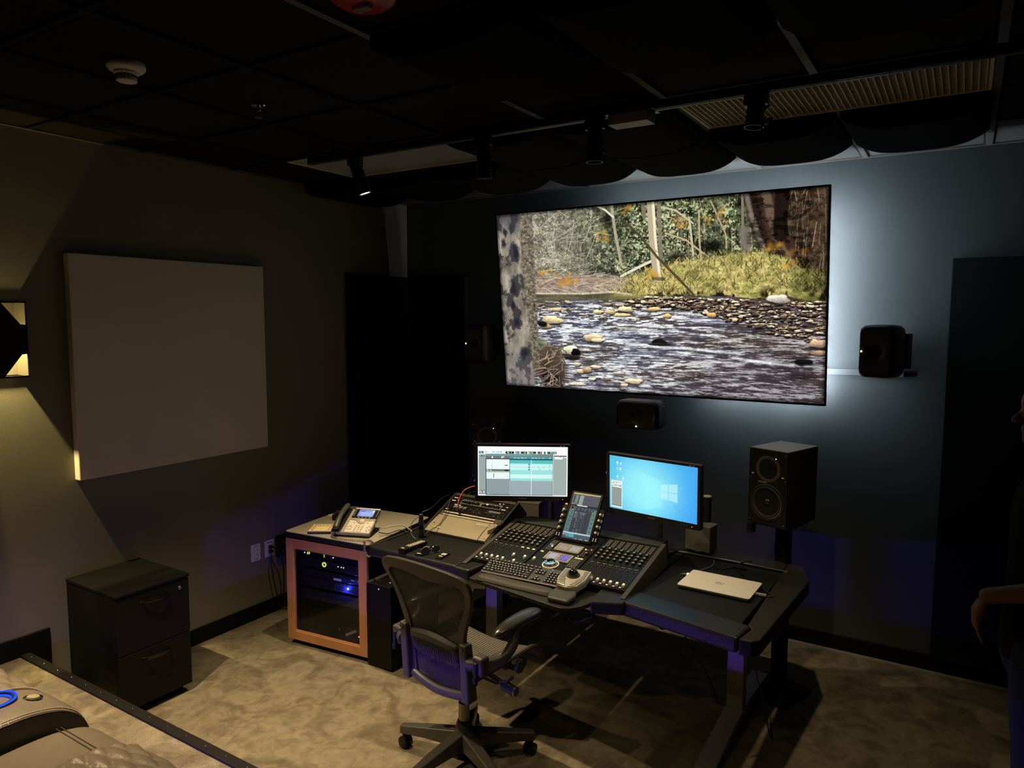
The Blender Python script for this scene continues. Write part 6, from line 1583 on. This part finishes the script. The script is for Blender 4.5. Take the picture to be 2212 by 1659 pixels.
def recl(x0, x1, label, led):
    t = thing('recliner_seat', label, 'recliner', ((x0 + x1) / 2, -3.555, FLO), 0, 'leather recliners on the riser')
    hw = (x1 - x0) / 2
    P = cat([(-.78, .395), (-.55, .425), (-.34, .440), (-.18, .435), (-.075, .405), (-.022, .345), (-.004, .27), (.0, .10)], 8)
    S = [0.]
    P = [Vector((p[0], p[1])) if len(p) == 2 else p for p in P]
    for i in range(1, len(P)): S.append(S[-1] + (P[i] - P[i - 1]).length)
    def at(v):
        s = v * S[-1]; i = max(1, min(len(S) - 1, int(np.searchsorted(S, s)))); k = (s - S[i - 1]) / (S[i] - S[i - 1] + 1e-9)
        p = P[i - 1].lerp(P[i], k); d = (P[i] - P[i - 1]).normalized(); return p, Vector((-d.y, d.x)), s
    def surf(ua, ub, lift, quilt):
        def fn(u, v):
            x = ua + (ub - ua) * u; p, nr, s = at(v); e = abs(x) / hw
            off = lift - .030 * max(0, (e - .86) / .14) ** 2
            if quilt:
                a, b = x / .17, s / .062
                off += .013 * (abs(math.sin(PI * (a + b))) * abs(math.sin(PI * (a - b)))) ** .42
                off *= min(1, min(u, 1 - u) * 14 + .15)
            if off < 0 or not quilt: pass
            q = p + nr * off; return (x, q.x, q.y)
        return fn
    obj('cushion', MB().grid(surf(-hw, hw, 0., False), 40, 40), LEA, t, smooth=True)
    qa, qb = -hw + .235, hw - .015
    obj('quilted_panel', MB().grid(surf(qa, qb, .006, True), 90, 150), LEA, t, smooth=True, angle=80)
    # cross seam on the plain border
    def line(xa, xb, v, lift=.0015): return [(xa + (xb - xa) * k / 10, *(lambda q: (q.x, q.y))(at(v)[0] + at(v)[1] * lift)) for k in range(11)]
    for v in (.595, .610): obj('seam', MB().tube(line(-hw + .012, qa, v), .0016, 5), STITCH, t, smooth=True)
    base = MB().span((-hw + .02, -.76, .02), (hw - .02, -.35, .30))
    obj('seat_base', base, LEAD, t, bevel=.02)
    obj('front_panel', MB().span((-hw + .01, -.06, .095), (hw - .01, -.012, .33)), LEAD, t, bevel=.012, seg=3)
    obj('underside', MB().span((-hw + .01, -.76, .16), (hw - .01, -.03, .175)), LEAD, t)
    for sx in (-1, 1):
        for y in (-.68, -.42): obj('foot', MB().span((sx * (hw - .06) - .025, y - .025, 0), (sx * (hw - .06) + .025, y + .025, .022)), BLACK, t)
    obj('blue_light_strip', MB().box((0, -.345, .034), (2 * hw - .12, .004, .012)), emitter('blue_strip', (.15, .07, 1.), led), t)
    # backrest
    B = cat([(-.70, .40), (-.76, .58), (-.83, .80), (-.88, .98), (-.93, 1.05), (-1.0, 1.04), (-1.03, .95)], 6)
    obj('backrest', MB().grid(lambda u, v: ((u * 2 - 1) * hw * (1 - .06 * v), B[int(v * (len(B) - 1))][0] + .03 * (abs(u * 2 - 1) ** 3), B[int(v * (len(B) - 1))][1]), 16, len(B) - 1).span((-hw + .03, -1.02, .05), (hw - .03, -.86, .98)), LEA, t, smooth=True)
    return t


recl(.715, 1.365, 'brown leather recliner at the left edge, only its quilted front corner showing', LIT['led_left'])
recl(1.640, 2.290, 'brown leather recliner with quilted cushion at the bottom left', LIT['led_right'])


def arm_console(x0, x1, label, ringed):
    t = thing('armrest_console', label, 'armrest', ((x0 + x1) / 2, -3.60, FLO), 0, 'leather armrest consoles')
    hw = (x1 - x0) / 2
    P = [Vector((p[0], p[1])) for p in cat([(-.85, .50), (-.50, .515), (-.28, .520), (-.16, .512), (-.07, .480), (-.015, .415), (.005, .30), (.004, .15)], 7)]
    N = len(P) - 1
    def fn(u, v):
        a = u * 2 - 1; i = min(N - 1, int(v * N)); k = v * N - i; p = P[i].lerp(P[i + 1], k); x = a * hw
        cr = .020 * (1 - abs(a) ** 3.0); return (x, p.x + (.012 * (1 - abs(a) ** 4) if v > .7 else 0), p.y + cr - .02)
    obj('top_pad', MB().grid(fn, 18, N), LEA, t, smooth=True)
    sd_ = MB()
    for s in (-1, 1):
        sd_.add([(s * hw, p.x, p.y - .02) for p in P] + [(s * hw * .96, .0, .02), (s * hw * .96, -.85, .02)], [tuple(range(N + 3))])
    obj('side_panels', sd_, LEAD, t, label='dark leather sides')
    obj('core', MB().span((-hw + .012, -.84, .02), (hw - .012, -.10, .44)), LEAD, t)
    obj('front_foot', MB().span((-hw + .03, -.8, 0), (hw - .03, -.1, .021)), BLACK, t)
    for s in (-1, 1):
        obj('piping', MB().tube([(s * (hw - .002), p.x, p.y - .017) for p in P], .0028, 6), LEAD, t, smooth=True)
        st_ = MB()
        for i in range(2, N - 1, 1):
            for k in (.1, .4, .7):
                q = P[i].lerp(P[i + 1], k); st_.box((s * (hw - .012), q.x, q.y - .008), (.002, .006, .003))
        obj('stitches', st_, mat('pale_stitch', (.40, .33, .22), .6), t, kind='stuff')
    if ringed:
        cm_ = Matrix.Translation((-.028, -.215, .5155))
        cup = obj('cup_holder', MB().lathe([(.046, .006), (.0455, -.004), (.043, -.004), (.043, -.0005), (.0, -.0005)], 40, cm_).lathe([(.062, .0), (.061, .008), (.048, .010), (.046, .004)], 40, cm_), mat('cup_steel', (.05, .05, .06), .2, .6), t, smooth=True)
        BR = emitter('blue_ring', (.006, .05, 1.), 2.6)
        obj('lit_ring', MB().lathe([(.0545, .0098), (.0545, .0112), (.0605, .0104), (.0605, .0085)], 44, cm_), BR, cup, smooth=True)
        obj('lit_inner_ring', MB().lathe([(.0455, -.002), (.0452, .004), (.0435, .004), (.0438, -.002)], 40, cm_), BR, cup, smooth=True)
        l = bpy.data.lights.new('cup_glow', 'POINT'); l.energy = .012; l.color = (.05, .15, 1); l.shadow_soft_size = .03
        lo = bpy.data.objects.new('cup_glow', l); COL.objects.link(lo); lo.parent = t; lo.location = (-.028, -.215, .55)
        bm_ = Matrix.Translation((.020, -.125, .500)) @ Matrix.Rotation(R(-12), 4, 'X')
        bt_ = obj('control_button', MB().lathe([(.030, .0), (.029, .006), (.022, .007), (.020, .004)], 30, bm_), CHROME, t, smooth=True)
        obj('button_face', MB().lathe([(.0195, .003), (.018, .010), (.0, .011)], 26, bm_), mat('button_gold', (.62, .56, .36), .3, .6), bt_, smooth=True)
    return t


arm_console(1.372, 1.634, 'brown leather armrest with a blue ringed cup holder and a round button', True)
arm_console(2.297, 2.56, 'leather armrest whose dark rounded front shows at the bottom edge', False)

# ================================================================ PERSON AT THE RIGHT EDGE
pn = thing('person', 'person in a dark shirt and blue jeans standing at the right edge, facing the screen', 'person', (4.392, -1.66, 0))
SKIN = mat('skin', (.26, .13, .09), .55, noise=.05, nscale=30); SHIRT = mat('black_shirt', (.012, .012, .013), .85, spec=.1); JEAN = mat('blue_jeans', (.014, .022, .075), .85, noise=.2, nscale=120); HAIR = mat('dark_hair', (.02, .015, .012), .6)


def capsules(name, items, m, parent, voxel=.009, smooth_it=6):
    """one continuous body from tapered limbs, fused by a voxel remesh"""
    mb = MB()
    for it in items:
        a, b, r0, r1 = it[:4]; fl = it[4] if len(it) > 4 else (1, 1)
        a, b = Vector(a), Vector(b); d = b - a; L = d.length
        if L < 1e-6: d = Vector((0, 0, 1)); L = 1e-4
        d = d.normalized(); nn = 8; prof = []
        for k in range(nn + 1): t = -PI / 2 + PI / 2 * k / nn; prof.append((r0 * math.cos(t), r0 * math.sin(t)))
        for k in range(nn + 1): t = PI / 2 * k / nn; prof.append((r1 * math.cos(t), L + r1 * math.sin(t)))
        q = d.to_track_quat('Z', 'Y').to_matrix().to_4x4(); q.translation = a
        sc_ = Matrix.Identity(4)
        if fl != (1, 1):                     # flattened front to back / side to side in world axes
            sc_ = Matrix.Translation(a) @ Matrix.Diagonal((fl[0], fl[1], 1, 1)) @ Matrix.Translation(-a)
        mb.lathe(prof, 18, sc_ @ q)
    o = obj(name, mb, m, parent, smooth=True)
    rmod = o.modifiers.new('fuse', 'REMESH'); rmod.mode = 'VOXEL'; rmod.voxel_size = voxel; rmod.use_smooth_shade = True
    s = o.modifiers.new('relax', 'SMOOTH'); s.factor = .5; s.iterations = smooth_it
    dg = bpy.context.evaluated_depsgraph_get(); me = bpy.data.meshes.new_from_object(o.evaluated_get(dg))
    o.modifiers.clear(); o.data = me; me.name = name
    if not me.materials: me.materials.append(m)
    return o


# local axes: -x forward (towards the left of the picture), -y is the near side
hd = (-.025, 0, 1.775)
B_ = [((0, 0, 1.0), (0, 0, 1.12), .150, .140, (.72, 1.05)), ((0, 0, 1.12), (.01, 0, 1.40), .140, .165, (.70, 1.1)), ((.01, 0, 1.46), (.0, 0, 1.60), .075, .055), ((0, 0, 1.6), (-.015, 0, 1.68), .056, .056),
      ((.0, 0, 1.80), (-.03, 0, 1.80), .094, .088, (1, .86)), ((-.02, 0, 1.70), (-.055, 0, 1.69), .066, .052, (1, .86)), ((-.075, 0, 1.672), (-.088, 0, 1.668), .026, .022), ((-.100, 0, 1.775), (-.128, 0, 1.738), .011, .016), ((-.135, 0, 1.735), (-.136, 0, 1.733), .011, .011),
      ((-.100, -.012, 1.706), (-.100, .012, 1.706), .014, .014), ((-.097, -.012, 1.692), (-.097, .012, 1.692), .013, .013), ((-.098, -.03, 1.80), (-.098, .03, 1.80), .020, .020), ((-.07, -.045, 1.75), (-.07, .045, 1.75), .03, .03)]
for s in (-1, 1):
    B_ += [((.02, s * .085, 1.76), (.025, s * .088, 1.775), .020, .026, (1, .5)), ((.01, s * .12, 1.47), (.01, s * .19, 1.45), .075, .065), ((.10 * 0, s * .10, .95), (.0, s * .10, .52), .092, .062), ((.0, s * .10, .52), (.015, s * .10, .10), .060, .040), ((.02, s * .10, .055), (-.15, s * .11, .035), .045, .035)]
# near arm bent forward with the hand hanging from the wrist; far arm down
B_ += [((.01, -.20, 1.44), (.05, -.235, 1.21), .052, .042), ((.05, -.235, 1.21), (-.185, -.150, 1.115), .041, .029), ((.01, .20, 1.44), (.03, .235, 1.17), .052, .042), ((.03, .235, 1.17), (-.04, .235, .93), .040, .029)]
hw_ = Vector((-.190, -.146, 1.105))
B_ += [(hw_, hw_ + Vector((-.022, .0, -.055)), .027, .034, (.62, 1.1)), (hw_ + Vector((-.022, 0, -.055)), hw_ + Vector((-.020, 0, -.085)), .033, .033, (.6, 1.1))]
for k, L in enumerate((.062, .072, .068, .054)):
    y = -.030 + .020 * k; b = hw_ + Vector((-.020, y, -.090)); B_ += [(b, b + Vector((.004, 0, -L * .5)), .0095, .009), (b + Vector((.004, 0, -L * .5)), b + Vector((.018, 0, -L)), .009, .0075)]
B_ += [(hw_ + Vector((-.018, .028, -.02)), hw_ + Vector((-.034, .040, -.06)), .011, .010), (hw_ + Vector((-.034, .040, -.06)), hw_ + Vector((-.030, .036, -.095)), .010, .008)]
h2 = Vector((-.045, .235, .915))
B_ += [(h2, h2 + Vector((-.008, 0, -.08)), .028, .032, (1.1, .6))]
for k, L in enumerate((.062, .072, .068, .054)):
    x = -.036 + .019 * k; b = h2 + Vector((x, 0, -.10)); B_ += [(b, b + Vector((0, -.003, -L * .5)), .0095, .009), (b + Vector((0, -.003, -L * .5)), b + Vector((.003, -.012, -L)), .009, .0075)]
B_ += [(h2 + Vector((-.03, 0, -.03)), h2 + Vector((-.05, -.01, -.08)), .011, .009)]
capsules('body', B_, SKIN, pn, .0075, 4)
S_ = [((.0, 0, .93), (0, 0, 1.12), .178, .165, (.80, 1.06)), ((0, 0, 1.12), (.01, 0, 1.40), .165, .178, (.76, 1.1)), ((.01, 0, 1.44), (.005, 0, 1.525), .12, .072, (.85, 1))]
for s in (-1, 1): S_ += [((.01, s * .12, 1.46), (.01, s * .20, 1.44), .085, .075), ((.01, s * .20, 1.44), (.04, s * .232, 1.27), .072, .062)]
capsules('shirt', S_, SHIRT, pn, .010, 6)
J_ = [((0, 0, .90), (0, 0, 1.0), .168, .165, (.82, 1.06))]
for s in (-1, 1): J_ += [((.0, s * .095, .92), (.0, s * .10, .52), .112, .080), ((.0, s * .10, .52), (.015, s * .10, .10), .078, .066)]
capsules('jeans', J_, JEAN, pn, .010, 6)
capsules('hair', [((.02, 0, 1.835), (.03, 0, 1.79), .098, .092, (1, .9)), ((-.02, 0, 1.865), (.02, 0, 1.85), .070, .08, (1, .95)), ((.05, 0, 1.74), (.05, 0, 1.72), .06, .05)], HAIR, pn, .008, 4)
for s in (-1, 1):
    obj('eye', MB().dome((-.098, s * .032, 1.772), .011, 12, 6, 1.), mat('eye_white', (.6, .58, .55), .3), pn, smooth=True)
    capsules('shoe', [((.03, s * .10, .055), (-.15, s * .115, .045), .055, .048), ((.05, s * .10, .05), (.05, s * .10, .09), .055, .05)], mat('dark_shoe', (.02, .018, .016), .5), pn, .008, 4)
